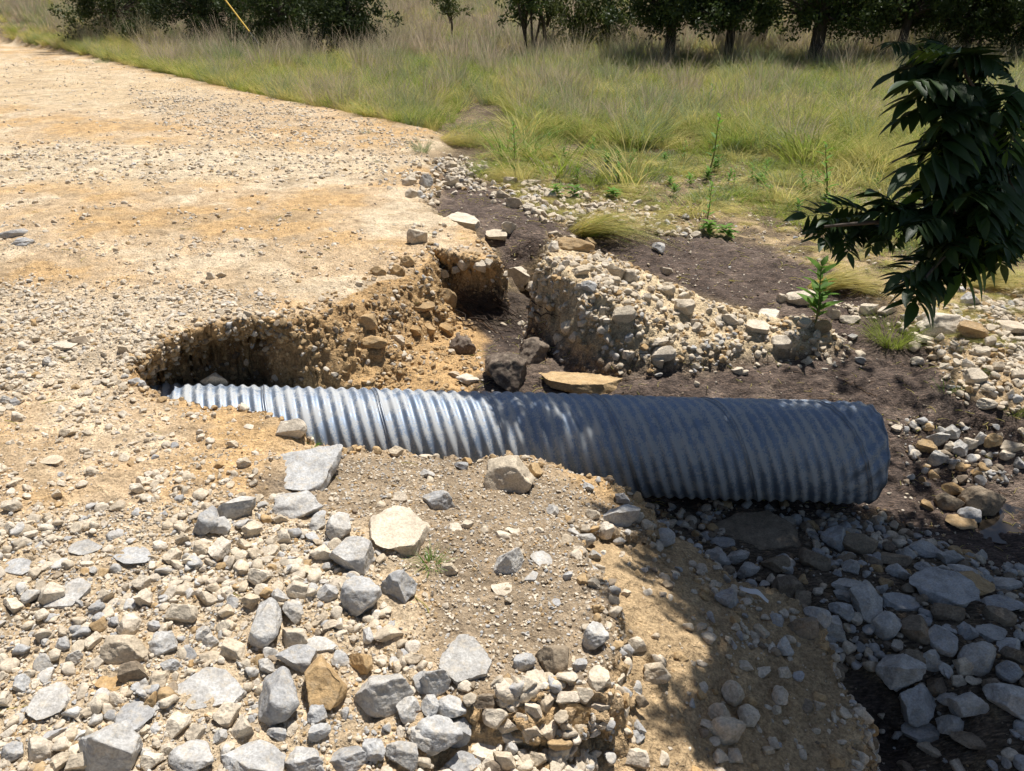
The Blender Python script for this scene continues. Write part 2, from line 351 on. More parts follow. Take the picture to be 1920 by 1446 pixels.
road_c = mixg(road_c, (.52, .42, .29), zone([(-100, 960), (450, 930), (760, 1000), (800, 1446), (-100, 1500)], 30) * .8)
ochre = zone([(240, 600), (480, 590), (700, 500), (830, 465), (1000, 560), (1000, 745), (240, 745)], 8)
road_c = mixg(road_c, (.46, .305, .15), ochre * sstep(.0, .5, steep + .6 * (TR < .98)))
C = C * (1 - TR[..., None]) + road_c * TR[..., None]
C = mixg(C, (.44, .29, .14), zone([(560, 590), (800, 500), (880, 560), (920, 640), (880, 740), (600, 740)], 12) * (1 - TR) * .95)
C = mixg(C, (.055, .042, .036), zone([(850, 555), (900, 545), (1010, 545), (1030, 620), (960, 660), (880, 610)], 8) * (1 - TM) * .85)   # black peat and roots; shade of the gap under the mound painted in
C = mixg(C, (.11, .085, .06), zone([(20, 1120), (60, 1110), (90, 1140), (70, 1185), (25, 1170)], 9) * .8)
C = mixg(C, (.15, .12, .09), zone([(470, 890), (560, 900), (520, 950), (465, 930)], 9) * .6)
C = C * (1 - .16 * TR * (1 - .5 * steep))[..., None]
C = np.clip(C * (1 + .16 * n_md[..., None]), .015, .72)

# ------------------------------------------------------------------ split the sheet into the pieces of the setting
RWS, CLS = GX.shape
idx = np.arange(RWS * CLS).reshape(RWS, CLS)
quads = np.stack([idx[:-1, :-1], idx[:-1, 1:], idx[1:, 1:], idx[1:, :-1]], -1).reshape(-1, 4)
zid = np.zeros(GX.shape, int)                                             # 0 meadow
zid[(GY < 7.5) & (((dark > .5)) | (GY < 5.2))] = 1                        # stream bed
zid[TM > .15] = 2
zid[TB > .15] = 3
zid[TR > .15] = 4
zq = zid[:-1, :-1].reshape(-1)
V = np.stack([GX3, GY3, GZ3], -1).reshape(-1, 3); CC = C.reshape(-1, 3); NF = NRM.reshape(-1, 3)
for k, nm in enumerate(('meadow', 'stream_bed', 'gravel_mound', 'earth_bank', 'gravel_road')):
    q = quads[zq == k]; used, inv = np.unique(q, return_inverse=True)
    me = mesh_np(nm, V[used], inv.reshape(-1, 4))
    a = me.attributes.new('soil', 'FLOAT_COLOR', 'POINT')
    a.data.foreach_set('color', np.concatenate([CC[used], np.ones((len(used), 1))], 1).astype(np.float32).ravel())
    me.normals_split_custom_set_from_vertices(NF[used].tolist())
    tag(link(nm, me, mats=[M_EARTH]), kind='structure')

# ------------------------------------------------------------------ stones
def stone_mesh(name, sub, seed, planes=13, dmin=.5, dmax=.86, rough=.05, material=None):
    r = np.random.default_rng(seed)
    bm = bmesh.new(); bmesh.ops.create_icosphere(bm, subdivisions=sub, radius=1)
    v = np.array([p.co[:] for p in bm.verts]); f = np.array([[p.index for p in q.verts] for q in bm.faces]); bm.free()
    v = v * (1 + .12 * noise3(v[:, 0] * 1.3 + seed, v[:, 1] * 1.3, v[:, 2] * 1.3))[:, None]
    for i in range(planes):
        n = r.normal(size=3); n /= np.linalg.norm(n); d = r.uniform(dmin, dmax)
        v = v - np.maximum(v @ n - d, 0)[:, None] * n
    if rough:
        nn = v / np.linalg.norm(v, axis=1)[:, None]
        s = seed * 3.7
        v = v + nn * (rough * fbm(v[:, 0] + s, v[:, 1], v[:, 2], 2.3, 4, .55) - rough * .5 * np.maximum(0, noise3(v[:, 0] * 1.9, v[:, 1] * 1.9 + s, v[:, 2] * 1.9) - .25) * 3)[:, None]
    lo, hi = v.min(0), v.max(0); v = (v - (lo + hi) / 2) / ((hi - lo) / 2)
    me = mesh_np(name, v, f); me.materials.append(material); return me
STONES = {}
for t, m in RM.items():
    STONES[t] = [stone_mesh('stone_' + t, 5, 100 * ord(t) + i, planes=9 + 2 * (i % 4), dmin=.42 + .04 * (i % 3), material=m, rough=.09 if t == 'k' else .05 + .02 * (i % 2)) for i in range(4 if t in 'tbk' else 9)]
ROUND = {t: [stone_mesh('cobble_' + t, 5, 777 + ord(t) + i, planes=7, dmin=.7, dmax=.93, rough=.06, material=RM[t]) for i in range(3)] for t in 'gctb'}

HERO = []
def slab_mesh(name, seed, material):
    r = np.random.default_rng(seed); bm = bmesh.new(); bmesh.ops.create_icosphere(bm, subdivisions=5, radius=1)
    v = np.array([p.co[:] for p in bm.verts]); f = np.array([[p.index for p in q.verts] for q in bm.faces]); bm.free(); v = v * 1.25
    a0 = r.uniform(0, 6.28)
    for k in range(7):
        a = a0 + k * .9 + r.normal(0, .18); n = np.array([math.cos(a), math.sin(a), r.normal(0, .28)]); n /= np.linalg.norm(n); d = r.uniform(.62, .9); v = v - np.maximum(v @ n - d, 0)[:, None] * n
    for sg in (-1, 1):
        for _ in range(2):
            n = np.array([r.normal(0, .1), r.normal(0, .1), sg]); n /= np.linalg.norm(n); v = v - np.maximum(v @ n - r.uniform(.26, .34), 0)[:, None] * n
    nn = v / np.linalg.norm(v, axis=1)[:, None]; v = v + nn * (.05 * fbm(v[:, 0] + seed, v[:, 1], v[:, 2], 2.6, 4, .6))[:, None]
    lo, hi = v.min(0), v.max(0); v = (v - (lo + hi) / 2) / ((hi - lo) / 2)
    me = mesh_np(name, v, f); me.materials.append(material); return me
SLAB = {t: [slab_mesh('slab_' + t, 31 * ord(t) + i, RM[t]) for i in range(4)] for t in 'gctb'}
CNAME = {'g': 'grey', 'c': 'cream', 't': 'ochre', 'b': 'brown', 'k': 'dark'}
def place_stone(px, py, w, h, t, flag, label, group, name='stone', cat='stone'):
    emb = {'f': .47, 's': .24}.get(flag, .33)
    lift = 0.; hgt = .1
    for _ in range(3):
        p, d = hit(px, py, lift)
        wid = w * d / F
        a = PITCH + math.atan((py - 723) / F)
        dep = wid * float(np.clip(h / w * random.uniform(.8, .95), .65, 1.25))
        if flag in ('f', 's'):
            dep = np.clip(h * d / F / math.sin(a) * .85, .4 * wid, 1.1 * wid)
        hgt = (h * d / F - dep * math.sin(a) * .7) / math.cos(a) / (1 - emb)
        hgt = float(np.clip(hgt, .5 * min(wid, dep), 1.0 * wid)) if flag not in ('f', 's') else .3 * min(wid, dep)
        lift = hgt * (.5 - emb)
    me = random.choice((ROUND if flag == 'r' else SLAB if flag in ('s', 'f') else STONES)[t])
    o = bpy.data.objects.new(name, me); col.objects.link(o)
    o.location = p; o.scale = (wid / 2 * 1.1, dep / 2 * 1.1, hgt / 2 * 1.08); HERO.append((p[0], p[1], .5 * max(wid, dep)))
    o.rotation_euler = (random.uniform(-.14, .14), random.uniform(-.14, .14), random.choice((0, math.pi)) + random.uniform(-.25, .25))
    tag(o, label, cat, group)
    return o
PILE = ('among the loose rubble on the road shoulder before the pipe', 'stones of the loose rubble on the road shoulder')
CRUST = ('set in the hard gravel crust beside the pipe', 'stones in the gravel crust beside the pipe')
UNDER = ('below the broken front edge of the gravel crust', 'stones below the broken crust edge')
GULLY = ('in the shaded stone pile of the gully below the pipe', 'stones in the shaded gully')
EARTH = ('embedded in the shaded earth bank above the gully', 'stones embedded in the earth bank')
SIDE = ('on the gravelly slope beyond the open end of the pipe', 'stones on the slope past the pipe end')
DIP = ('in the dappled hollow under the dark soil ledge', 'stones under the dark soil ledge')
MND = ('on the washed gravel mound behind the pipe', 'stones of the gravel mound')
WASH = ('in the eroded ochre bank of the washed-out hole', 'stones in the washed-out bank')
EDGE = ('along the dark soil at the far road shoulder', 'stones along the far road shoulder')
LANE = ('lying on the tan road surface', 'stones lying on the road')
RED7, RED8, RLR, RR6, RR5, RR2, RR4 = (0, 850, 2.4), (700, 800, 2.2386), (1220, 850, 2.4257), (1220, 400, 2.743), (600, 350, 2.743), (600, 0, 2.743), (0, 400, 2.743)
LISTS = [
 (RED7, PILE, [
  (1370, 95, 330, 190, 'g', 'f', 'broad pale grey boulder slab lying nearest the buried end of the pipe'), (1060, 250, 170, 110, 'g'), (930, 320, 140, 150, 'g', '', 'rounded grey rock leaning on a smaller grey rock at top of the rubble'), (1000, 330, 90, 110, 'g'),
  (1345, 250, 200, 110, 'g'), (1790, 350, 290, 250, 'c', 's', 'big flat cream slab with a small green sprig at its foot'), (1525, 335, 120, 170, 'g', '', 'upright pale grey rock touching the big cream slab'), (1580, 475, 170, 160, 'g', '', 'blocky grey rock below the upright pale grey rock'),
  (1620, 650, 190, 180, 'g', '', 'large grey rock joined to a squarish grey rock'), (1790, 600, 150, 155, 'g', '', 'squarish grey rock below the big cream slab'), (1470, 635, 95, 70, 'g'), (1255, 645, 70, 70, 'g'), (1190, 780, 170, 240, 'g', '', 'tall dark grey rock in the middle of the rubble'),
  (1315, 720, 90, 100, 'g'), (820, 720, 135, 100, 'c'), (375, 430, 160, 70, 'g', 'f'), (600, 465, 190, 90, 'g', 'f'), (80, 515, 170, 70, 'g', 'f'), (320, 640, 150, 180, 'g', 'f', 'long grey slab beside the patch of dark soil in the rubble'), (230, 640, 110, 90, 'c'),
  (60, 690, 80, 70, 'c'), (990, 445, 90, 120, 'c'), (1140, 345, 80, 90, 'c'), (1450, 455, 100, 80, 'c'), (1340, 615, 100, 80, 'c'), (580, 770, 95, 120, 'c', 'r'), (740, 870, 105, 105, 'g'), (915, 815, 65, 85, 'g'), (948, 845, 70, 75, 'g'),
  (1050, 880, 120, 70, 'c'), (570, 890, 190, 130, 'c', '', 'lumpy white stone above a brown clod in the rubble'), (610, 985, 120, 100, 'b', '', 'brown crumbly clod among pale rubble'), (500, 1035, 110, 65, 't', 's'), (710, 1020, 80, 120, 'c'), (960, 1070, 310, 170, 'g', 'f', 'flat pale grey rock with split layers in the rubble'),
  (1330, 925, 160, 100, 'g'), (1392, 930, 60, 70, 'c'), (1250, 1110, 200, 260, 'g', '', 'big upright pale grey rock beside the large ochre rock'), (1460, 1040, 190, 270, 't', '', 'large ochre yellow rock standing between grey rocks'), (1625, 945, 110, 110, 't', '', 'smaller ochre rock behind the large ochre rock'), (1430, 1185, 80, 85, 'g'),
  (1710, 1080, 280, 190, 'g', '', 'broad dark grey rock beside the smaller ochre rock'), (1900, 1030, 80, 120, 'g'), (1745, 815, 130, 75, 'c'), (1655, 825, 55, 95, 'g'), (1840, 1160, 110, 130, 'g'), (1330, 830, 110, 110, 'c'), (1440, 865, 170, 70, 'g', 'f'),
  (505, 1320, 260, 240, 'g', '', 'largest grey angular rock in the lower rubble'), (600, 1190, 180, 150, 'g', 'f'), (220, 1120, 180, 160, 'g', 'f'), (860, 1370, 230, 130, 'g'), (1145, 1370, 270, 140, 'g'), (1355, 1385, 190, 110, 'g'), (1560, 1375, 190, 110, 'g'), (1690, 1330, 100, 120, 'g'),
  (1810, 1370, 140, 120, 'g'), (1890, 1290, 100, 130, 'g'), (1440, 1260, 90, 80, 'g'), (1020, 1190, 110, 100, 'c'), (1095, 1235, 100, 110, 'c'), (800, 1230, 90, 140, 'c'), (880, 1270, 80, 80, 'c'), (990, 1280, 60, 60, 'g'), (1245, 1270, 80, 60, 'g'),
  (360, 1390, 110, 90, 'c'), (270, 1400, 80, 90, 'c'), (180, 1340, 120, 100, 'c'), (60, 1350, 100, 100, 'g'), (100, 1040, 80, 80, 'g'), (330, 920, 80, 70, 'g'), (280, 865, 80, 60, 'g'), (20, 1110, 70, 90, 'c'), (760, 1330, 60, 70, 'c'), (680, 1390, 90, 80, 'c'),
  (935, 660, 80, 70, 'c'), (1020, 715, 65, 70, 'c'), (1130, 665, 75, 70, 'c'), (1170, 560, 100, 80, 'c'), (775, 475, 75, 70, 'c'), (825, 385, 70, 55, 'c'), (640, 590, 80, 60, 'c'), (475, 640, 70, 60, 'c'), (440, 700, 60, 60, 'g'), (900, 430, 85, 60, 'c'),
  (1100, 415, 60, 60, 'c'), (1280, 380, 70, 60, 'c'), (1260, 300, 65, 45, 'c'), (1430, 325, 60, 100, 'g'), (695, 780, 65, 50, 'g'), (510, 760, 60, 40, 'g'), (420, 850, 60, 100, 'c'), (650, 650, 70, 90, 'c'), (1200, 960, 80, 60, 'g'), (770, 960, 90, 60, 'g')]),
 (RED7, LANE, [(50, 245, 90, 60, 'c'), (412, 88, 70, 45, 'c'), (258, 185, 55, 50, 'c'), (615, 165, 60, 50, 'c'), (1100, 45, 60, 55, 'c')]),
 (RED8, CRUST, [
  (575, 215, 185, 220, 'c', '', 'big cream boulder on the crust edge overlapping the pipe'), (605, 105, 140, 60, 'g', '', 'pale grey rock tucked behind the big cream boulder'), (680, 190, 60, 60, 't'), (275, 320, 130, 90, 'g', '', 'bluish grey rock alone above the big cream slab'), (565, 570, 130, 110, 'g', '', 'wedge shaped grey rock alone on the bare gravel crust'),
  (710, 565, 100, 70, 'g', 'f'), (660, 630, 60, 60, 'g', 'f'), (770, 740, 40, 50, 'g', 'f'), (815, 625, 40, 45, 'g'), (345, 430, 60, 60, 'c', 'f'), (395, 415, 50, 50, 'c'), (930, 880, 110, 120, 'g', '', 'grey rock jutting from the side edge of the crust'), (980, 850, 50, 80, 'c'),
  (395, 985, 215, 180, 'g', 's', 'smooth dark grey slab hanging over the broken crust edge'), (635, 995, 85, 90, 'g'), (750, 980, 130, 130, 'b'), (865, 1000, 60, 70, 'g'), (245, 1070, 150, 120, 'g'), (940, 605, 60, 55, 'c'), (925, 660, 55, 50, 'c'), (880, 645, 50, 55, 't'),
  (1030, 380, 150, 110, 'g', '', 'flat faced blue grey rock in the corner of the crust under the pipe'), (885, 480, 90, 60, 'g'), (920, 375, 60, 50, 'c'), (975, 440, 70, 60, 'c'), (900, 255, 50, 40, 'g'), (1045, 305, 60, 50, 'g'), (880, 425, 60, 35, 'c'), (750, 360, 50, 60, 'g'),
  (240, 115, 90, 40, 'g'), (95, 110, 60, 40, 'c'), (370, 170, 60, 40, 'g'), (225, 200, 60, 40, 'g'), (590, 440, 50, 60, 'c', 'f'), (540, 690, 80, 60, 'c', 'f'), (110, 300, 70, 40, 'c'), (1110, 385, 60, 60, 'c'), (1150, 420, 50, 60, 'c'), (930, 540, 50, 40, 'g'), (320, 600, 70, 50, 'c'), (540, 460, 70, 40, 'c')]),
 (RED8, UNDER, [
  (515, 1225, 110, 80, 'c'), (565, 1255, 80, 70, 'c'), (630, 1235, 70, 60, 'c'), (660, 1275, 80, 80, 'c'), (725, 1275, 90, 110, 'c', '', 'cream block with a flat pale face among stones under the crust edge'), (865, 1265, 80, 85, 'c', 'r'), (845, 1205, 130, 100, 't'), (950, 1185, 80, 60, 'c'), (940, 1240, 80, 60, 'c'),
  (815, 1135, 100, 60, 'c'), (725, 1160, 70, 80, 'c'), (670, 1190, 80, 60, 'c'), (580, 1300, 110, 60, 'c', 'f'), (575, 1350, 70, 60, 'g'), (260, 1300, 220, 150, 'g', '', 'pale grey angular rock in front of the broken crust edge'), (345, 1270, 130, 110, 'g'), (370, 1410, 150, 80, 'g'),
  (455, 1350, 110, 130, 'c', 'f'), (320, 1180, 140, 90, 'g'), (240, 1180, 70, 110, 'g'), (550, 1400, 90, 70, 'c'), (690, 1400, 80, 60, 'c'), (950, 1070, 90, 120, 'c'), (1020, 1060, 70, 90, 'c'), (890, 1130, 80, 70, 'c'), (460, 1150, 110, 70, 'b')]),
 (RED8, ('lying on the bare earth bank', 'stones lying on the bare earth bank'), [
  (1190, 1040, 110, 85, 'c', '', 'pale rounded stone alone on the sunlit earth bank'), (1105, 920, 75, 65, 'c'), (1190, 985, 70, 45, 'c'), (1105, 1390, 100, 90, 'c', '', 'whitish stone at the foot of the sunlit earth bank'), (1115, 1265, 55, 65, 'g'), (1110, 1310, 60, 50, 'g'), (1060, 700, 40, 35, 'c'), (1220, 465, 80, 75, 'g', 'r')]),
 (RLR, EARTH, [
  (350, 665, 110, 80, 'g'), (575, 760, 65, 80, 'g'), (690, 800, 130, 100, 'b'), (505, 815, 70, 70, 'c'), (610, 885, 90, 90, 'g'), (370, 1090, 90, 130, 'c', 'r', 'oval pale stone embedded at the edge of shade in the earth bank'), (310, 1190, 110, 90, 'c', 'r'), (350, 1260, 150, 130, 'c', 'r', 'lumpy pinkish white stone in the earth bank'),
  (445, 1195, 90, 110, 'c', 'r'), (590, 1110, 70, 120, 'c', 'r'), (570, 1165, 40, 45, 'c'), (700, 1150, 70, 90, 'b', 'f'), (790, 850, 90, 60, 'g'), (30, 1010, 90, 80, 'c'), (40, 945, 60, 50, 'c'), (420, 965, 80, 40, 'c'), (510, 1000, 80, 40, 'c'), (385, 1380, 70, 70, 'c'), (560, 1320, 50, 60, 'c'), (610, 1000, 60, 60, 'c')]),
 (RLR, GULLY, [
  (500, 360, 430, 190, 'b', 'f', 'wide flat brown slab just below the pipe'), (335, 410, 110, 60, 'g', 's'), (60, 385, 90, 85, 'g', 'r'), (390, 470, 95, 65, 'g'), (440, 530, 100, 65, 'g'), (300, 485, 110, 85, 'g'), (570, 510, 120, 80, 'b'), (740, 490, 110, 140, 'b'),
  (840, 395, 120, 115, 'g', '', 'blue grey rock standing against the wide brown slab'), (950, 420, 150, 100, 'b'), (1240, 435, 150, 60, 'g'), (1360, 475, 100, 70, 'g'), (915, 520, 80, 75, 'g'), (1100, 485, 140, 70, 'b'), (1350, 620, 300, 190, 'g', 's', 'largest smooth blue grey boulder in the gully'), (1125, 545, 100, 70, 'g'),
  (1470, 600, 180, 90, 't', '', 'ochre rock behind the largest gully boulder'), (1600, 595, 140, 60, 'g'), (630, 620, 140, 120, 'b'), (690, 660, 80, 110, 'b'), (890, 600, 130, 70, 'g'), (885, 650, 90, 50, 'g'), (990, 690, 140, 180, 'g', '', 'smooth oval grey rock in the middle of the gully pile'), (1150, 680, 180, 80, 'g', 's'),
  (865, 725, 90, 90, 'g'), (755, 750, 100, 90, 'g'), (825, 800, 120, 110, 'g'), (1075, 785, 120, 115, 'g', 'r'), (1210, 810, 110, 190, 'b', '', 'tall brown slab stone upright in the gully pile'), (1345, 730, 130, 100, 'b'), (1590, 685, 180, 80, 'g', 's'), (1590, 745, 120, 80, 'b'),
  (1545, 820, 140, 80, 'g', 's'), (1440, 815, 75, 80, 'g'), (1335, 860, 110, 140, 'g'), (1490, 935, 170, 140, 'g', 'r', 'rounded broad grey boulder low in the gully pile'), (1115, 985, 180, 200, 'g', '', 'big pointed grey rock at the edge of the gully crack'), (1190, 940, 110, 110, 'b'), (1440, 970, 100, 90, 'c'), (1635, 1000, 110, 80, 'g'),
  (1630, 875, 120, 60, 'g'), (1650, 920, 110, 80, 'b'), (1630, 1140, 170, 170, 'g'), (1440, 1150, 140, 110, 'g'), (1370, 1240, 115, 120, 'g'), (1220, 1160, 170, 150, 'g'), (1230, 1260, 160, 110, 'g', 's'), (1300, 1060, 80, 90, 'b'), (1400, 1035, 60, 50, 'c'), (1350, 1115, 80, 60, 'g'),
  (1275, 1345, 110, 55, 'c'), (1500, 1310, 230, 70, 'b', 's'), (1560, 1060, 80, 90, 'b'), (1270, 940, 100, 80, 'g'), (1120, 880, 70, 45, 'c'), (900, 890, 60, 60, 'c'), (940, 760, 60, 50, 'c'), (1050, 620, 60, 50, 'g'), (610, 530, 70, 50, 'g'), (1680, 830, 60, 60, 'g'), (1240, 520, 70, 40, 'g'), (1420, 540, 110, 50, 'g')]),
 (RLR, ('beside the small puddle', 'stones beside the puddle'), [
  (1500, 230, 180, 150, 'b', 'r', 'large rounded tan boulder standing in the puddle'), (1380, 165, 90, 45, 't'), (1355, 230, 110, 85, 'b', 'r'), (1450, 285, 110, 70, 'g', 'r'), (1410, 315, 130, 70, 't', 's'), (1250, 240, 50, 70, 't')]),
 (RR6, SIDE, [
  (940, 520, 60, 60, 'c'), (1030, 550, 100, 50, 'c'), (1120, 500, 90, 60, 'c'), (1210, 505, 110, 50, 'c'), (1480, 575, 200, 110, 'c', '', 'broad cream rock mass behind the green grass tuft'), (1640, 610, 160, 90, 't', '', 'long ochre rock on the gravelly slope'), (1860, 590, 140, 80, 'c', 's'), (1640, 450, 90, 70, 'g'), (1700, 725, 80, 60, 'c'),
  (1635, 780, 60, 60, 'c'), (1665, 850, 90, 90, 'c', '', 'white block beside small weeds on the slope'), (1360, 690, 60, 50, 'c'), (1730, 980, 90, 50, 'c', '', 'pale flat stone on the dark soil ledge'), (1400, 640, 100, 110, 'c', 'f'), (1600, 400, 60, 40, 'g'), (1880, 830, 60, 60, 'c'), (1780, 790, 60, 50, 'c'), (1740, 660, 60, 50, 'c'), (1510, 790, 50, 40, 'c'), (1370, 765, 60, 45, 'c')]),
 (RR6, ('at the sapling end of the gravel mound', 'stones near the sapling'), [(770, 450, 140, 80, 'c', '', 'big cream stone behind the leafy sapling'), (665, 668, 105, 60, 'c', '', 'pale stone alone on the dark soil near the sapling'), (885, 585, 80, 65, 't'), (790, 572, 70, 50, 'c'), (675, 440, 50, 40, 'c'), (550, 580, 130, 70, 'c', 'f'), (605, 530, 110, 60, 'c', 'f'), (405, 545, 80, 50, 'c')]),
 (RR6, DIP, [(1470, 1160, 100, 70, 'g'), (1555, 1130, 70, 60, 'g'), (1700, 1160, 80, 60, 'g'), (1760, 1170, 80, 70, 't'), (1470, 1265, 100, 80, 'g'), (1410, 1205, 110, 70, 't'), (1590, 1215, 90, 70, 'g'), (1640, 1190, 70, 60, 'c'), (1860, 1200, 110, 60, 'c'), (1540, 1205, 60, 50, 'c'), (1900, 1290, 60, 90, 'g'), (1265, 1110, 60, 35, 'c'), (1830, 1250, 70, 50, 'c')]),
 (RR5, MND, [
  (1200, 310, 50, 90, 'c'), (1310, 300, 190, 70, 't', '', 'long ochre stone on the crest of the gravel mound'), (1210, 250, 70, 40, 'c'), (1295, 265, 50, 30, 'c'), (1390, 295, 60, 60, 't'), (1380, 520, 70, 70, 'g'), (1525, 440, 90, 70, 'c'), (1590, 465, 80, 60, 'c'), (1340, 440, 100, 50, 'c'), (1560, 660, 120, 80, 'c'),
  (1450, 635, 50, 50, 'c'), (1680, 570, 50, 45, 'c'), (1790, 540, 70, 50, 'c'), (1870, 570, 70, 50, 'c'), (1785, 435, 70, 40, 'c'), (1870, 630, 100, 80, 'c'), (1765, 860, 120, 75, 'c', '', 'white stone at the foot of the gravel mound over another'), (1730, 895, 70, 60, 'c'), (1740, 800, 100, 45, 'c'),
  (1585, 870, 60, 50, 'c'), (1280, 725, 80, 60, 'c', 'r'), (1310, 775, 60, 50, 'c', 'r'), (1230, 785, 60, 60, 'c', 'r'), (1090, 520, 60, 50, 'c'), (1010, 460, 120, 80, 'c', '', 'cream rock lodged between the gravel mound and the road fill'), (1030, 520, 40, 40, 'c')]),
 (RR5, WASH, [
  (500, 270, 100, 80, 'c', '', 'white rock at the corner of the road fill above the hole'), (735, 400, 60, 50, 'c'), (640, 450, 50, 45, 'c'), (700, 430, 40, 40, 'c'), (240, 690, 120, 70, 't'), (270, 790, 150, 60, 't'), (400, 790, 80, 50, 'c', '', 'cream stone ledge over the hollow in the eroded bank'), (640, 580, 120, 90, 't', '', 'large yellow stone ledge in the eroded bank'), (530, 615, 120, 35, 't', 's'),
  (480, 745, 80, 50, 't'), (560, 740, 70, 60, 't'), (650, 740, 70, 80, 't'), (400, 440, 70, 60, 't'), (450, 390, 70, 80, 't', '', 'upright ochre stone below the white corner rock'), (300, 440, 80, 50, 't'), (820, 410, 60, 60, 'c'), (870, 395, 50, 60, 'c'), (760, 990, 110, 40, 'c'), (690, 965, 60, 30, 'c')]),
 (RR5, ('behind the middle of the pipe', None), [
  (725, 835, 140, 110, 'k', '', 'round lump of dark soil on the ochre slope behind the pipe'), (960, 960, 200, 180, 'k', '', 'dark brown soil block close behind the pipe'), (1100, 860, 150, 200, 'k', '', 'jagged dark soil spur with roots behind the pipe'), (1360, 1010, 430, 95, 't', 's', 'long flat tan slab lying along the back of the pipe'), (740, 182, 180, 60, 'c', 's', 'flat cream slab at the road edge over dark soil'),
  (970, 215, 75, 65, 'c', '', 'upright tan stone on the dark soil behind the road fill'), (905, 245, 100, 50, 'c', 's', 'flat cream stone before the upright tan stone')]),
 (RR2, EDGE, [(460, 940, 70, 45, 'c'), (540, 940, 80, 60, 'g', '', 'dark grey stone at the tip of the dark soil on the far shoulder'), (680, 940, 70, 60, 'c', '', 'blocky white stone upright above the dark soil on the far shoulder'), (675, 860, 60, 50, 'c', '', 'largest pale stone in the gravel strip below the green tuft'), (650, 825, 35, 35, 'c'), (725, 875, 30, 25, 'c'), (945, 1010, 70, 50, 'c'), (1000, 1045, 90, 50, 'c', '', 'broad cream stone beside the dark soil tongue behind the road'), (980, 935, 70, 40, 'c'), (1090, 945, 90, 35, 'c', '', 'long low cream stone before the short meadow weeds'), (1070, 1075, 60, 40, 'c'), (470, 1000, 60, 50, 'c'), (780, 905, 50, 30, 'c'),
  (1740, 1280, 60, 80, 'g', '', 'single small upright stone on the open dark soil'), (1120, 845, 45, 30, 'c'), (1090, 830, 40, 30, 'c'), (1180, 1010, 70, 40, 'c'), (1230, 1060, 60, 50, 'c'), (1150, 1060, 60, 50, 'c')]),
 (RR4, LANE, [(80, 110, 120, 50, 'g', '', 'upper of two flat pale slates on the road'), (115, 150, 110, 45, 'g', '', 'lower of two flat pale slates on the road'), (1085, 325, 45, 40, 'c'), (1140, 322, 50, 35, 'c'), (410, 655, 100, 45, 'b', '', 'flat brown stone in the white gravel band of the road'), (640, 700, 70, 45, 'c'), (240, 765, 60, 45, 'g'), (335, 680, 110, 60, 'c', 'f'), (180, 650, 50, 35, 'c'), (115, 685, 65, 35, 'c'),
  (1105, 868, 120, 85, 'c', '', 'crumbly cream lump resting on the buried top of the pipe'), (1500, 1112, 150, 100, 'c', '', 'pinkish cream corner rock on the road lip touching the pipe'), (1200, 1190, 60, 40, 'c'), (405, 1035, 65, 30, 'c'), (90, 1055, 75, 55, 'c'), (345, 1130, 80, 45, 'c'), (440, 1230, 50, 40, 'c'), (275, 1275, 110, 60, 'c', 'f', 'wide half buried cream stone on the bare road dirt'),
  (470, 1330, 70, 45, 'c'), (1255, 1290, 65, 60, 'c', 'r'), (1280, 1100, 60, 25, 'c'), (735, 1020, 40, 25, 'c'), (1030, 1160, 45, 40, 'c'), (30, 965, 60, 45, 'g'), (75, 975, 60, 40, 'g')]),
]
import re
def short(l): return re.split(r' (?:lying|leaning|touching|below|joined|in|on|beside|above|among|with|standing|behind|right|alone|set|jutting|hanging|tucked|embedded|at|under|against|just|upright in|low|over|resting|lodged|before|cluster|of|nearest)\b', l)[0]
for (ox, oy, sc_), (place, grp), items in LISTS:
    for it in items:
        zx, zy, zw, zh, t = it[:5]; fl = it[5] if len(it) > 5 else ''; lab = it[6] if len(it) > 6 else None
        wpx = zw / sc_
        if lab: g = None; sub = None
        else:
            size = 'large' if wpx > 60 else 'medium' if wpx > 34 else 'small'
            shape = 'rounded' if fl == 'r' else 'flat' if fl in ('f', 's') else 'angular'
            near = sorted(((zx - o_[0]) ** 2 + (zy - o_[1]) ** 2, short(o_[6])) for o_ in items if len(o_) > 6)[:2]
            near = [n_[1] for n_ in near]
            if len(near) == 2 and near[0] != near[1]: lab = f'{size} {shape} {CNAME[t]} stone between the {min(near)} and the {max(near)}'
            else: lab = f'{size} {shape} {CNAME[t]} stone {place}'
            if len(lab.split()) > 16: lab = f'{size} {shape} {CNAME[t]} stone close to the {near[0]}'
            g = f'{size} {shape} {CNAME[t]} {grp}'
        nm = 'soil_clod' if t == 'k' else 'rock' if wpx > 60 else 'stone'
        o = place_stone(ox + zx / sc_, oy + zy / sc_, wpx, zh / sc_, t, fl, lab, g, nm, 'soil clod' if t == 'k' else 'rock')

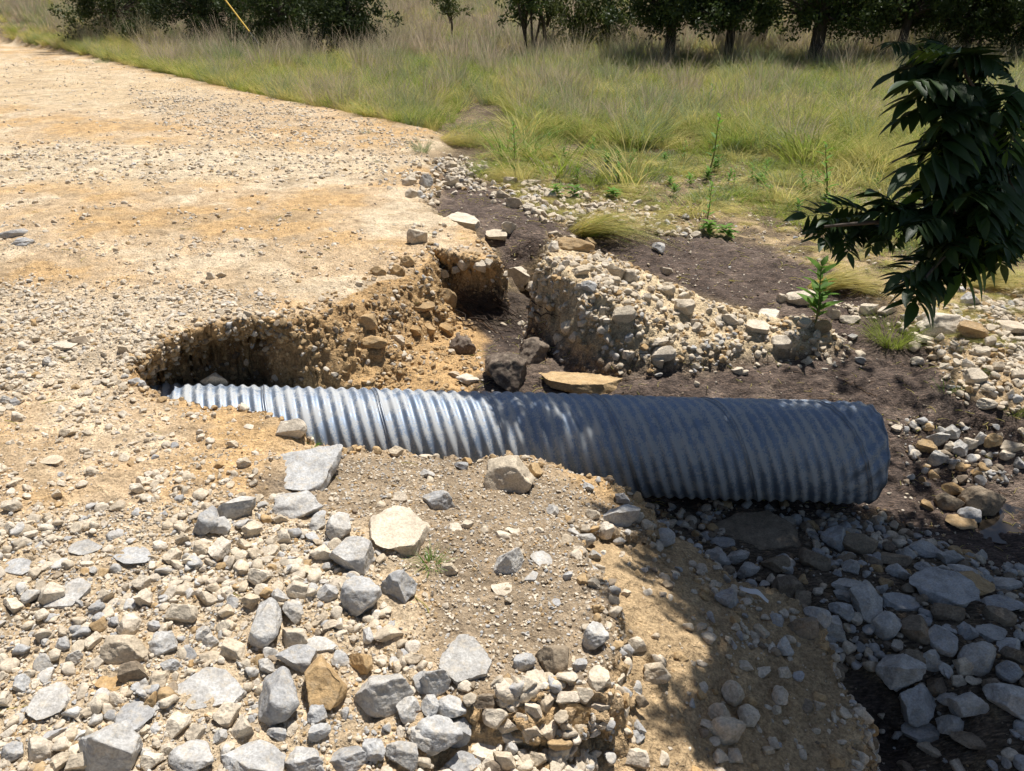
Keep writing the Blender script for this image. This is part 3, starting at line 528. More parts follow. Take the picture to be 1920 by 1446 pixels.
# ---- uncountable smaller stones, instanced on points of the ground sheet
def proto_collection(name, objs):
    c = bpy.data.collections.new(name)
    for i, me in enumerate(objs):
        o = bpy.data.objects.new(f'{name}_{i:02d}', me); c.objects.link(o)
    return c
def scatter(name, pts, rot, scl, ids, coll, label, cat):
    me = bpy.data.meshes.new(name); me.vertices.add(len(pts)); me.vertices.foreach_set('co', np.asarray(pts, np.float32).ravel())
    for nm, tp, arr, key in (('rot', 'FLOAT_VECTOR', rot, 'vector'), ('scl', 'FLOAT_VECTOR', scl, 'vector'), ('ids', 'INT', ids, 'value')):
        a = me.attributes.new(nm, tp, 'POINT'); a.data.foreach_set(key, np.ascontiguousarray(arr, np.int32 if tp == 'INT' else np.float32).ravel())
    o = link(name, me); tag(o, label, cat, kind='stuff')
    ng = bpy.data.node_groups.new(name, 'GeometryNodeTree')
    ng.interface.new_socket('Geometry', in_out='INPUT', socket_type='NodeSocketGeometry'); ng.interface.new_socket('Geometry', in_out='OUTPUT', socket_type='NodeSocketGeometry')
    N = ng.nodes; gi = N.new('NodeGroupInput'); go = N.new('NodeGroupOutput')
    ci = N.new('GeometryNodeCollectionInfo'); ci.inputs['Collection'].default_value = coll
    ci.inputs['Separate Children'].default_value = True; ci.inputs['Reset Children'].default_value = True
    ip = N.new('GeometryNodeInstanceOnPoints'); ip.inputs['Pick Instance'].default_value = True
    def attr(nm, tp):
        n = N.new('GeometryNodeInputNamedAttribute'); n.data_type = tp; n.inputs['Name'].default_value = nm; return n.outputs['Attribute']
    e = N.new('FunctionNodeEulerToRotation'); ng.links.new(attr('rot', 'FLOAT_VECTOR'), e.inputs[0])
    ng.links.new(gi.outputs[0], ip.inputs['Points']); ng.links.new(ci.outputs[0], ip.inputs['Instance'])
    ng.links.new(attr('ids', 'INT'), ip.inputs['Instance Index']); ng.links.new(e.outputs[0], ip.inputs['Rotation']); ng.links.new(attr('scl', 'FLOAT_VECTOR'), ip.inputs['Scale'])
    ng.links.new(ip.outputs[0], go.inputs[0])
    md = o.modifiers.new('scatter', 'NODES'); md.node_group = ng
    return o
# stone kinds: 0-5 cream, 6-8 grey, 9-10 ochre, 11-12 brown
SP_ = [stone_mesh('p', 3, 40 + i, planes=9, dmin=.45, rough=.06, material=M_CREAM) for i in range(6)] + [stone_mesh('p', 3, 60 + i, planes=10, dmin=.45, rough=.05, material=M_GREY) for i in range(3)] + \
      [stone_mesh('p', 3, 70 + i, planes=9, dmin=.5, rough=.06, material=M_TAN) for i in range(2)] + [stone_mesh('p', 3, 80 + i, planes=9, dmin=.5, rough=.06, material=M_BROWN) for i in range(2)]
PC = proto_collection('small_stone', SP_)
area = np.linalg.norm(np.cross(np.gradient(np.stack([GX3, GY3, GZ3], -1), axis=0), np.gradient(np.stack([GX3, GY3, GZ3], -1), axis=1)), axis=2)
inview = (PXg > -250) & (PXg < 2170) & (PYg > -20) & (PYg < 1800) & (GY > .7)
def sample(dens, n):
    w = (dens * area * inview).ravel(); w = np.clip(w, 0, None); p = w / w.sum()
    i = rng.choice(len(p), size=n, p=p, replace=True)
    r, c = np.divmod(i, CLS); r = np.clip(r, 0, RWS - 2); c = np.clip(c, 0, CLS - 2)
    a, b = rng.random(n), rng.random(n)
    P = lambda A: A[r, c] * (1 - a) * (1 - b) + A[r + 1, c] * a * (1 - b) + A[r, c + 1] * (1 - a) * b + A[r + 1, c + 1] * a * b
    return np.stack([P(GX3), P(GY3), P(GZ3)], -1), NRM[r, c], r, c
def stones(name, dens, n, smin, smax, power, probs, label, sink=.2):
    pts, nr, r, c = sample(dens, n)
    s = smin + (smax - smin) * rng.random(n) ** power
    scl = np.stack([s, s * rng.uniform(.65, 1, n), s * rng.uniform(.45, .8, n)], -1) / 2
    keep = np.ones(n, bool)
    for hx, hy, hr in HERO: keep &= (pts[:, 0] - hx) ** 2 + (pts[:, 1] - hy) ** 2 > (hr * .8 + s * .3) ** 2
    pts, nr, s, scl, n = pts[keep], nr[keep], s[keep], scl[keep], int(keep.sum())
    pts = pts + nr * (scl[:, 2] * (1 - 2 * sink))[:, None]
    rot = np.stack([rng.normal(0, .35, n), rng.normal(0, .35, n), rng.uniform(0, 6.28, n)], -1)
    # lean with the face of steep banks
    tilt = np.arccos(np.clip(nr[:, 2], -1, 1)); rot[:, 0] += tilt * rng.uniform(-1, 1, n)
    kinds = rng.choice(4, size=n, p=probs); lo = np.array([0, 6, 9, 11])[kinds]; cnt = np.array([6, 3, 2, 2])[kinds]
    ids = lo + (rng.random(n) * cnt).astype(int)
    return scatter(name, pts, rot, scl, ids, PC, label, 'stones')
clump = sstep(-.3, .6, fbm(GX3, GY3, GZ3, 2.2, 4, .65)) ** 1.6
# loose rubble in the foreground
z_pile = zone([(-300, 990), (220, 950), (480, 940), (640, 960), (700, 1040), (660, 1120), (760, 1200), (800, 1300), (760, 1500), (-300, 1700)], 25)
stones('rubble', z_pile * TR * (.35 + clump) * (GY < 4), 4600, .01, .065, 3.2, (.7, .2, .08, .02), 'loose grey and cream rubble spread over the road shoulder', .35)
stones('rubble', np.maximum(z_pile, zone([(500, 860), (1000, 850), (1220, 1000), (1120, 1290), (820, 1300), (700, 1000)], 15) * .55) * TR * (GY < 4), 26000, .004, .018, 1.8, (.62, .2, .14, .04), 'fine grit between the larger rubble stones', .25)
# road gravel
z_white = np.maximum(zone([(-200, 540), (300, 545), (540, 560), (520, 605), (250, 690), (230, 760), (-200, 740)], 25), .8 * zone([(-200, 740), (240, 760), (460, 800), (470, 900), (200, 960), (-200, 1000)], 30) * sstep(-.2, .3, n_md))
z_far = np.maximum(zone([(-200, 265), (500, 275), (800, 290), (760, 340), (300, 345), (-200, 345)], 18), zone([(240, 170), (500, 195), (800, 250), (780, 340), (600, 300), (300, 240)], 18))
stones('road_gravel', TR * (.22 * clump + 1.5 * z_white * (.4 + clump)) * (1 - z_pile) * (GY < 7) * (1 - steep), 7000, .01, .05, 3.0, (.9, .03, .06, .01), 'pale gravel scattered over the near road surface', .36)
stones('road_gravel', TR * (.3 + clump + 2 * z_white) * (1 - z_pile) * (GY < 6), 15000, .004, .015, 1.8, (.8, .03, .15, .02), 'fine grit on the near road surface', .36)
stones('road_gravel', TR * (.25 * clump + 1.6 * z_far * (.3 + clump)) * (GY >= 5.5) * (GY < 26), 9000, .015, .065, 2.8, (.88, .03, .07, .02), 'pale gravel ridges on the far road', .4)
# rubble exposed in the cut faces
faces = sstep(.1, .5, steep) * (TR + TB + TM > .02) * (GY < 7.5)
stones('bank_stones', faces * ochre * (.4 + clump), 2500, .006, .06, 3.2, (.2, .02, .66, .12), 'rubble showing in the walls of the washed-out hole', .42)
stones('bank_stones', faces * (1 - ochre) * (GY < 5), 4200, .01, .075, 2.2, (.5, .24, .16, .1), 'rubble showing in the broken edges of the crust', .42)
z_slope = zone([(520, 600), (700, 510), (810, 470), (880, 560), (900, 740), (640, 740)], 12)
stones('bank_stones', z_slope * (.3 + clump), 1800, .006, .05, 3.2, (.13, .01, .74, .12), 'ochre rubble on the slope behind the pipe', .35)
lip = np.exp(-((SR - .015) / .04) ** 2) * (PR > 13.5) * (PR < 28.5) + .8 * np.exp(-((SR - .01) / .035) ** 2) * (PR > 28.5) * (PR < 57) + np.exp(-((SM - .01) / .05) ** 2) * (GY < 7)
stones('bank_crumbs', lip * (GY < 7) * (.4 + clump), 2600, .008, .06, 2.4, (.3, .05, .5, .15), 'crumbling clods and stones along the broken lips of the washout', .3)
# mound, slopes beyond, gully
foot = sstep(-.35, 0, SM) * (GY > 4)
stones('mound_stones', np.maximum(TM, foot * .55) * (.35 + clump), 2400, .008, .085, 3.6, (.82, .03, .14, .01), 'cream stones heaped over the gravel mound', .44)
z_side = zone([(1560, 570), (1700, 600), (1930, 540), (1990, 800), (1800, 760), (1720, 640)], 12)
stones('slope_stones', z_side * (.25 + clump), 2400, .012, .08, 2.8, (.82, .1, .06, .02), 'pale stones washed over the slope past the pipe', .25)
z_edge = zone([(760, 300), (860, 300), (1000, 350), (1100, 360), (1290, 420), (1300, 440), (1060, 430), (960, 390), (850, 350), (790, 380), (760, 340)], 12)
stones('slope_stones', z_edge * (.15 + clump), 1500, .02, .1, 2.2, (.9, .05, .04, .01), 'cream stones washed out along the far shoulder', .25)
stones('slope_stones', straw * (1 - dark) * (GY > 5) * (GY < 12), 2600, .012, .05, 2.2, (.85, .08, .05, .02), 'scattered pale stones in the flattened grass', .3)
z_gul = zone([(1180, 950), (1650, 965), (1780, 1030), (1990, 1100), (1990, 1600), (1640, 1600), (1610, 1320), (1500, 1160), (1330, 1080), (1240, 1040)], 12)
z_dip = zone([(1680, 800), (1930, 800), (1990, 900), (1800, 900), (1690, 900)], 10)
crack = zone([(1590, 1240), (1650, 1270), (1710, 1350), (1760, 1600), (1590, 1600)], 14)
stones('gully_stones', np.maximum(z_gul, z_dip * .8) * (1 - TB) * (1 - .85 * crack) * (.45 + clump), 3600, .01, .09, 3.0, (.24, .36, .1, .3), 'grey and brown stones filling the shaded gully', .25)
stones('bank_stones', TB * (1 - TR) * (.2 + .8 * zone([(1300, 1080), (1600, 1200), (1640, 1600), (1330, 1600), (1250, 1250)], 30)) * (.3 + clump), 1500, .005, .06, 3.6, (.62, .1, .2, .08), 'small stones pressed into the earth bank', .44)
z_under = zone([(780, 1310), (1110, 1280), (1150, 1350), (1080, 1500), (760, 1500)], 14)
stones('bank_stones', z_under * (.4 + clump), 900, .02, .085, 2.0, (.74, .12, .1, .04), 'cream stones under the broken crust edge', .25)
stones('soil_grains', dark * (1 - TR) * (GY < 8) * (.1 + clump), 1200, .006, .03, 2.8, (.6, .1, .1, .2), 'small stones dotted over the dark soil', .25)

# ------------------------------------------------------------------ culvert pipe
def pipe_material():
    m, nt, N, L, b = mat('galvanised_steel')
    pos = N.new('ShaderNodeTexCoord').outputs['Object']
    n1 = nnoise(nt, 7, 5, .72, pos); n2 = nnoise(nt, 100, 3, .75, pos); sp = nnoise(nt, 60, vec=pos, kind='ShaderNodeTexVoronoi')
    sx = N.new('ShaderNodeSeparateXYZ'); L.new(pos, sx.inputs[0])
    base = ramp(nt, sp.outputs['Color'], [(.1, (.14, .19, .27)), (.9, (.28, .34, .43))])
    add = N.new('ShaderNodeMath'); add.operation = 'ADD'; L.new(n1.outputs[0], add.inputs[0])
    mu = N.new('ShaderNodeMath'); mu.operation = 'MULTIPLY_ADD'; L.new(n2.outputs[0], mu.inputs[0]); mu.inputs[1].default_value = .8; mu.inputs[2].default_value = -.4
    L.new(mu.outputs[0], add.inputs[1])
    rib = N.new('ShaderNodeAttribute'); rib.attribute_name = 'rib'
    pale = ramp(nt, madd(nt, rib.outputs['Fac'], .075, add.outputs[0]), [(.45, (0, 0, 0)), (.54, (1, 1, 1))])          # dried silt and white rust
    c = mixc(nt, pale.outputs[0], base.outputs[0], (.46, .47, .47))
    L.new(c, b.inputs['Base Color'])
    inv = N.new('ShaderNodeMath'); inv.operation = 'MULTIPLY_ADD'; L.new(pale.outputs[0], inv.inputs[0]); inv.inputs[1].default_value = -.6; inv.inputs[2].default_value = .75
    L.new(inv.outputs[0], b.inputs['Metallic'])
    ro = N.new('ShaderNodeMath'); ro.operation = 'MULTIPLY_ADD'; L.new(pale.outputs[0], ro.inputs[0]); ro.inputs[1].default_value = .2; ro.inputs[2].default_value = .56
    L.new(ro.outputs[0], b.inputs['Roughness'])
    L.new(bump(nt, n2.outputs[0], .25, .002), b.inputs['Normal'])
    return m
M_PIPE = pipe_material()
M_SEAM, _nt, _n, _l, _b = mat('seam_steel'); _b.inputs['Base Color'].default_value = (.33, .35, .38, 1); _b.inputs['Metallic'].default_value = .85; _b.inputs['Roughness'].default_value = .45
A0, A1 = np.array([-3.1, 3.90, -.575]), np.array([2.13, 3.815, -.692])
axis = (A1 - A0); LEN = np.linalg.norm(axis)
croot = empty('culvert_pipe', A0); croot.rotation_euler = Vector(axis).to_track_quat('X', 'Z').to_euler()
tag(croot, 'corrugated galvanised steel culvert pipe jutting out of the washed-out road', 'pipe')
LEAD = .67
ns, na = 1500, 120
S, T = np.meshgrid(np.linspace(0, LEN, ns), np.linspace(0, 2 * np.pi, na, endpoint=False), indexing='ij')
def pipe_r(S, T):
    ph = (S - LEAD * T / (2 * np.pi)) / (LEAD / 10)
    end = sstep(LEN - .42, LEN - .1, S)
    r = .303 + .0074 * np.cos(2 * np.pi * ph) * (1 - .3 * end)
    r = r + end * .006 * np.sin(2 * np.pi * (S * 9 + T * 2.3)) + .006 * noise3(S * 1.7, np.cos(T) * 1.2, np.sin(T) * 1.2)
    r = r + end * .014 * noise3(S * 6, np.cos(T) * 2.4 + 5, np.sin(T) * 2.4)
    return r - .012 * sstep(LEN - .05, LEN, S) ** 2 * sstep(.2, 1, np.sin(T)) + .004 * sstep(LEN - .012, LEN - .004, S)
Rr = pipe_r(S, T)
Vp = np.concatenate([np.stack([S, Rr * np.cos(T), Rr * np.sin(T)], -1).reshape(-1, 3), np.stack([S, (Rr - .003) * np.cos(T), (Rr - .003) * np.sin(T)], -1).reshape(-1, 3)])
ii = np.arange(ns * na).reshape(ns, na); i2 = np.roll(ii, -1, axis=1)
q1 = np.stack([ii[:-1], ii[1:], i2[1:], i2[:-1]], -1).reshape(-1, 4)[:, ::-1]; q2 = q1[:, ::-1] + ns * na
cap = np.stack([ii[-1], i2[-1], i2[-1] + ns * na, ii[-1] + ns * na], -1)
bme = mesh_np('barrel', Vp, np.concatenate([q1, q2, cap])); ba = bme.attributes.new('rib', 'FLOAT', 'POINT')
ba.data.foreach_set('value', np.tile(np.cos(2 * np.pi * ((S - LEAD * T / (2 * np.pi)) / (LEAD / 10) - .12)).ravel(), 2).astype(np.float32))   # silt clings to one flank of each rib
link('barrel', bme, croot, [M_PIPE])
def tube(pts, rad, seg=8):
    pts = np.asarray(pts, float); n = len(pts); rad = np.broadcast_to(np.asarray(rad, float), (n,))
    tg = np.gradient(pts, axis=0); tg /= np.maximum(np.linalg.norm(tg, axis=1)[:, None], 1e-9)
    up = np.where(np.abs(tg[:, 2:3]) > .9, np.array([[1., 0, 0]]), np.array([[0, 0, 1.]])); u = np.cross(tg, up); u /= np.linalg.norm(u, axis=1)[:, None]; v = np.cross(tg, u)
    a = np.linspace(0, 2 * np.pi, seg, endpoint=False)
    P = pts[:, None] + rad[:, None, None] * (np.cos(a)[None, :, None] * u[:, None] + np.sin(a)[None, :, None] * v[:, None])
    k = np.arange(n * seg).reshape(n, seg); k2 = np.roll(k, -1, axis=1)
    return P.reshape(-1, 3), np.stack([k[:-1], k2[:-1], k2[1:], k[1:]], -1).reshape(-1, 4)
def join(parts):
    Vs, Qs, o = [], [], 0
    for v, q in parts: Vs.append(v); Qs.append(q + o); o += len(v)
    return np.concatenate(Vs), np.concatenate(Qs)
for k in range(0, 9):                                   # the lock seam, one turn at a time
    th = np.linspace(0, 2 * np.pi, 90)
    s = .12 + k * LEAD + LEAD * th / (2 * np.pi); ok = s < LEN - .02
    if ok.sum() < 8: continue
    parts = []
    for off in (-.008, .008):
        ss, tt = s[ok] + off, th[ok]; rr = pipe_r(ss, tt) + .0008
        parts.append(tube(np.stack([ss, rr * np.cos(tt), rr * np.sin(tt)], -1), .0032, 6))
    v, q = join(parts); link('lock_seam', mesh_np('lock_seam', v, q), croot, [M_SEAM])

th = np.linspace(0, 2 * np.pi, 121); rr = pipe_r(np.full(121, LEN), th)
v, q = tube(np.stack([np.full(121, LEN), rr * np.cos(th), rr * np.sin(th)], -1), .0055, 8); link('end_rim', mesh_np('end_rim', v, q), croot, [M_SEAM])
# ------------------------------------------------------------------ grass
def leaf_material(name, stops, trans=.35, rough=.6, patch=None):
    m, nt, N, L, b = mat(name)
    oi = N.new('ShaderNodeObjectInfo'); r = ramp(nt, oi.outputs['Random'], stops)
    pos = N.new('ShaderNodeNewGeometry').outputs['Position']; n = nnoise(nt, 3 if patch is None else patch, 4, .6, pos)
    v = ramp(nt, n.outputs[0], [(.3, (.65, .68, .6)), (.7, (1.25, 1.2, 1.15))])
    c = mixc(nt, 1, r.outputs[0], v.outputs[0], 'MULTIPLY')
    L.new(c, b.inputs['Base Color']); b.inputs['Roughness'].default_value = rough; b.inputs['Specular IOR Level'].default_value = .3
    t = N.new('ShaderNodeBsdfTranslucent'); L.new(c, t.inputs[0]); ms = N.new('ShaderNodeMixShader'); ms.inputs[0].default_value = trans
    L.new(b.outputs[0], ms.inputs[1]); L.new(t.outputs[0], ms.inputs[2]); L.new(ms.outputs[0], N['Material Output'].inputs[0])
    return m
M_GR = leaf_material('green_grass', [(0, (.27, .35, .06)), (.5, (.36, .41, .09)), (1, (.22, .33, .07))], .5)
M_ST = leaf_material('straw_grass', [(0, (.56, .49, .17)), (.5, (.66, .59, .24)), (1, (.46, .45, .13))], .48)
M_PU = leaf_material('dusky_grass', [(0, (.50, .41, .33)), (.5, (.56, .46, .36)), (1, (.42, .39, .26))], .45)
M_BG = leaf_material('bluish_grass', [(0, (.27, .33, .17)), (1, (.33, .38, .21))], .45)
M_WEED = leaf_material('weed_leaf', [(0, (.15, .30, .04)), (1, (.20, .36, .06))], .5)
def blades(n, h, spread, lean, droop, wid, seed, wind=(0, 0), segs=4):
    r = np.random.default_rng(seed)
    a = r.uniform(0, 6.283, n); rad = spread * np.sqrt(r.random(n)); base = np.stack([rad * np.cos(a), rad * np.sin(a), np.full(n, -.03)], -1)
    hh = h * r.uniform(.55, 1.1, n); da = a + r.normal(0, .7, n); ln = lean * r.uniform(.2, 1.2, n)
    d = np.stack([np.cos(da) * ln + wind[0], np.sin(da) * ln + wind[1], np.ones(n)], -1); d /= np.linalg.norm(d, axis=1)[:, None]
    ts = np.linspace(0, 1, segs + 1); P = []
    horiz = d * np.array([1, 1, 0]); horiz /= np.maximum(np.linalg.norm(horiz, axis=1)[:, None], 1e-6); dr = droop * r.uniform(.4, 1.4, n)
    for t in ts:
        p = base + d * (hh * t)[:, None] + horiz * (hh * dr * t * t * .6)[:, None]; p[:, 2] -= hh * dr * t ** 2.4 * .55; P.append(p)
    P = np.stack(P, 1); sa = r.uniform(0, 3.14, n); side = np.stack([np.cos(sa), np.sin(sa), 0 * sa], -1)
    w = wid * (1 - ts * .85)[None, :, None] * r.uniform(.7, 1.3, n)[:, None, None] / 2
    Lf, Rt = P - side[:, None] * w, P + side[:, None] * w
    V = np.stack([Lf, Rt], 2).reshape(-1, 3); k = np.arange(n * (segs + 1) * 2).reshape(n, segs + 1, 2)
    Q = np.stack([k[:, :-1, 0], k[:, :-1, 1], k[:, 1:, 1], k[:, 1:, 0]], -1).reshape(-1, 4)
    return V, Q
def tuft(name, m, *a, **k):
    v, q = blades(*a, **k); me = mesh_np(name, v, q, False); me.materials.append(m); return me
GT = []   # 0-3 green, 4-7 straw, 8-10 dusky, 11-12 bluish, 13-15 short green, 16-17 flattened straw
for i in range(4): GT.append(tuft('g', M_GR, 75, .62, .17, .65, .7, .011, 200 + i, (-.12, 0)))
for i in range(4): GT.append(tuft('g', M_ST, 70, .68, .14, .7, .8, .0095, 220 + i, (-.2, 0)))
for i in range(3): GT.append(tuft('g', M_PU, 60, .85, .22, .35, .3, .012, 240 + i))
for i in range(2): GT.append(tuft('g', M_BG, 70, .7, .2, .45, .45, .011, 250 + i))
for i in range(3): GT.append(tuft('g', M_GR if i else M_BG, 34, .17, .09, 1.0, .5, .007, 260 + i))
for i in range(2): GT.append(tuft('g', M_ST, 90, .4, .12, .4, 1.0, .006, 270 + i, (1.6, -.9)))
for i in range(3): GT.append(tuft('g', M_ST if i else M_GR, 150, .85, .16, 1.0, 1.0, .0095, 280 + i, (-.25, -.1), segs=5))
GC = proto_collection('grass_tuft_kind', GT)
def grass(name, dens, n, probs, smin, smax, label):
    pts, nr, r, c = sample(dens, n); groups = [(0, 4), (4, 4), (8, 3), (11, 2), (13, 3), (16, 2), (18, 3)]; probs = tuple(probs) + (0,) * (7 - len(probs))
    pr = np.asarray(probs, float); k = rng.choice(7, size=n, p=pr / pr.sum()); lo = np.array([g[0] for g in groups])[k]; ct = np.array([g[1] for g in groups])[k]
    ids = lo + (rng.random(n) * ct).astype(int); s = rng.uniform(smin, smax, n)
    rz = np.where(k == 5, rng.normal(0, .5, n), rng.uniform(-.8, .8, n) + np.where(rng.random(n) < .5, 0, 3.14))
    return scatter(name, pts, np.stack([0 * s, 0 * s, rz], -1), np.stack([s, s, s * rng.uniform(.75, 1.15, n)], -1), ids, GC, label, 'grass')
notroad = (TR < .05)
gline = zone([(-2600, -60), (-2600, 55), (0, 82), (160, 112), (370, 158), (500, 190), (690, 222), (800, 238), (870, 190), (940, 200), (1000, 250), (1090, 280), (1200, 276), (1300, 290), (1500, 305), (1700, 335), (1990, 365), (2600, 380), (2600, -100)], 8)
bare = sstep(-.2, .25, fbm(GX3, GY3, 0 * GX3, .9, 3, .6))
field = notroad * (GY > 7.5)
dusk = .6 * sstep(12, 22, GY)
grass('meadow_grass', field * gline * (GY < 14) * (.12 + bare), 1200, (.4, .4, .01, .1, .1, 0), .6, 1.2, 'tall bunch grass in green and straw at the near side of the meadow')
grass('meadow_grass', field * gline * (GY >= 13) * (GY < 24) * (.3 + bare), 2600, (.36, .38, .1, .16, 0, 0), .7, 1.25, 'tall green and straw grass in the middle of the meadow')
grass('meadow_grass', field * gline * (GY >= 22) * (GY < 50), 3000, (.14, .2, .52, .14, 0, 0), 1.0, 1.6, 'dusky dry grass on the far side of the meadow')
grass('meadow_grass', field * (GY >= 45) * (GY < 200), 3000, (.08, .3, .5, .12, 0, 0), 1.6, 3.2, 'dry grass on the far rising field')
grass('meadow_grass', field * zone([(860, 170), (1990, 170), (1990, 355), (1500, 300), (1200, 282), (1000, 255), (900, 235)], 14) * sstep(.1, .5, fbm(GX3, GY3, 0 * GX3 + 4, 1.0, 2)), 230, (0, 0, 0, 0, 0, 0, 1), .55, 1.05, 'big arching straw tussocks along the near edge of the meadow')
grass('meadow_grass', field * zone([(-100, 40), (370, 110), (800, 190), (860, 230), (690, 215), (370, 152), (0, 78)], 8), 160, (0, 0, 0, 0, 0, 0, 1), .6, .95, 'big arching straw tussocks along the road edge')
rim = zone([(-200, 70), (0, 84), (160, 114), (370, 160), (500, 192), (690, 226), (800, 240), (800, 215), (690, 195), (500, 165), (370, 135), (160, 95), (0, 66), (-200, 50)], 6)
grass('roadside_grass', rim * (TR < .8) * (GY > 7), 1100, (.3, .56, .04, .1, 0, 0), .55, .95, 'straw coloured grass along the road edge')
scrub = zone([(860, 250), (1000, 250), (1300, 265), (1700, 300), (1990, 320), (1990, 560), (1700, 470), (1500, 420), (1300, 380), (1060, 330), (900, 320)], 25)
grass('short_grass', scrub * notroad * (1 - .7 * dark) * (.06 + bare * sstep(-.1, .5, fbm(GX3, GY3, 0 * GX3 + 2, 2.4, 3, .6))) * (GY > 5), 1900, (.004, .008, 0, 0, .84, .14), .5, 1.9, 'short patchy green growth on the washed ground')
grass('flattened_grass', straw * (1 - dark) * (.2 + bare) * (GY > 5), 500, (0, 0, 0, 0, .35, .65), .4, .85, 'flattened straw grass left by the flood')

def grass_thing(px, py, w, h, m, flat, label, seed, n=520, name='grass_tuft'):
    p, d = hit(px, py + h * .45); s = w * d / F
    if flat: v, q = blades(int(n * .6), s * .85, s * .16, .5, .9, .0075, seed, (1.2, -.3), segs=5)
    else: v, q = blades(n, h * d / F * 1.05, s * .22, .75, .45, .0045, seed)
    if flat: v[:, 0] -= s * .4
    me = mesh_np(name, v, q, False); o = link(name, me, mats=[m]); o.location = p + np.array([0, .05, -.005]); return tag(o, label, 'grass')
grass_thing(1150, 405, 170, 70, M_ST, True, 'combed over tuft of pale grass on the dark soil behind the gravel mound', 301)
grass_thing(1150, 412, 150, 60, M_GR, True, 'green blades combed over the pale tuft behind the gravel mound', 302, 260)
grass_thing(1600, 505, 150, 75, M_ST, True, 'flattened straw tuft on the dark soil under the hanging leaves', 303)
grass_thing(1870, 505, 150, 70, M_ST, True, 'flattened green straw tuft beyond the hanging leaves', 304)
grass_thing(1675, 615, 110, 75, M_GR, False, 'spreading green grass tuft on the stones past the pipe', 305)
grass_thing(1905, 765, 40, 40, M_GR, False, 'small grass tuft on the dark soil ledge', 306, 120)
grass_thing(880, 245, 150, 70, M_ST, True, 'drooping straw tuft at the corner of the far road shoulder', 307)
grass_thing(1000, 265, 130, 75, M_ST, False, 'drooping straw tuft past the corner of the road shoulder', 308)
grass_thing(790, 265, 50, 45, M_BG, False, 'bluish grass tuft growing in gravel at the far shoulder', 309, 160)
grass_thing(190, 112, 50, 14, M_BG, False, 'low blue green plant on the edge of the far road', 310, 160)
grass_thing(685, 243, 20, 18, M_BG, False, 'little green weed in far road gravel by the grass', 311, 60)
grass_thing(708, 298, 22, 18, M_BG, False, 'little grey green weed on the tan road shoulder', 312, 60)
grass_thing(580, 828, 22, 26, M_WEED, False, 'tiny green grass blades at the road lip touching the pipe', 313, 40)
grass_thing(805, 1050, 40, 50, M_WEED, False, 'small green sprig at the foot of the big cream slab', 314, 90)
grass_thing(1780, 720, 35, 40, M_WEED, False, 'small weeds among stones above the dark soil ledge', 315, 70)
grass_thing(1835, 690, 35, 30, M_WEED, False, 'small weeds between white stones on the slope', 316, 70)
grass_thing(930, 300, 90, 40, M_GR, False, 'low green tuft in the stones of the far shoulder', 317, 200)
grass_thing(1110, 320, 90, 60, M_GR, False, 'bright green tuft at the edge of the meadow', 318, 240)

# ------------------------------------------------------------------ leafy weeds
M_STEM, _a, _b2, _c, _bs = mat('weed_stem'); _bs.inputs['Base Color'].default_value = (.17, .16, .06, 1)
def leaflet(L, w, fold=.25, curve=.12, segs=5):
    t = np.linspace(0, 1, segs + 1); pr = np.sin(np.pi * np.clip(t, 0, 1) ** .75) ** .9; pr[0] = .06; pr[-1] = .0
    x = t * L; z = -curve * L * t * t; y = curve * .5 * L * t * t
    mid = np.stack([x, y, z], -1); up = np.array([0, 0, 1])
    l = mid + np.stack([0 * t, pr * w / 2, pr * w / 2 * fold], -1); r = mid + np.stack([0 * t, -pr * w / 2, pr * w / 2 * fold], -1)
    V = np.stack([l, mid, r], 1).reshape(-1, 3); k = np.arange((segs + 1) * 3).reshape(-1, 3)
    Q = np.concatenate([np.stack([k[:-1, 0], k[:-1, 1], k[1:, 1], k[1:, 0]], -1), np.stack([k[:-1, 1], k[:-1, 2], k[1:, 2], k[1:, 1]], -1)])
    return V, Q
def rotm(x, zhint=(0, 0, 1)):
    x = np.asarray(x, float); x = x / np.linalg.norm(x); z = np.asarray(zhint, float); yv = np.cross(z, x); ny = np.linalg.norm(yv)
    yv = yv / ny if ny > 1e-5 else np.array([0, 1., 0]); return np.stack([x, yv, np.cross(x, yv)], 1)
def weed(px, base, top, label, group=None, wide=1., seed=0, stems=1):
    r = np.random.default_rng(seed + 900); p, d = hit(px, base); H = (base - top) * d / F * 1.06
    o = empty('weed', p); tag(o, label, 'weed', group)
    for s_ in range(stems):
        lean = np.array([r.normal(0, .08) + (.25 * s_ * H if stems > 1 else 0) / max(H, .1) * .5, r.normal(0, .06), 1]); hh = H * (1 if s_ == 0 else .62)
        ts = np.linspace(-.06, 1, 9); pts = np.outer(ts, lean) * hh; pts[:, 0] += .02 * np.sin(ts * 5) * hh
        v, q = tube(pts, np.linspace(.006, .0025, 9) * max(.5, hh / .4), 6); link('stem', mesh_np('stem', v, q), o, [M_STEM])
        parts = []; n = int(8 + 5 * wide)
        for i in range(n):
            t = .3 + .7 * i / (n - 1); c = pts[0] + (pts[-1] - pts[0]) * t; a = i * 2.4 + r.uniform(-.4, .4)
            Ls = max(hh, .3) * .2 * wide * (1.1 - .35 * t) * r.uniform(.7, 1.2); dr = np.array([math.cos(a), math.sin(a), (.45 + .5 * t) * (1 if wide < 2 else .35) + r.normal(0, .12)])
            v, q = leaflet(Ls, Ls * .42, .3, .2); parts.append((v @ rotm(dr).T + c, q))
        v, q = join(parts); link('foliage', mesh_np('foliage', v, q), o, [M_WEED])
weed(1527, 612, 500, 'leafy green sapling with two stems growing among stones of the gravel mound', wide=1.9, seed=1, stems=2)
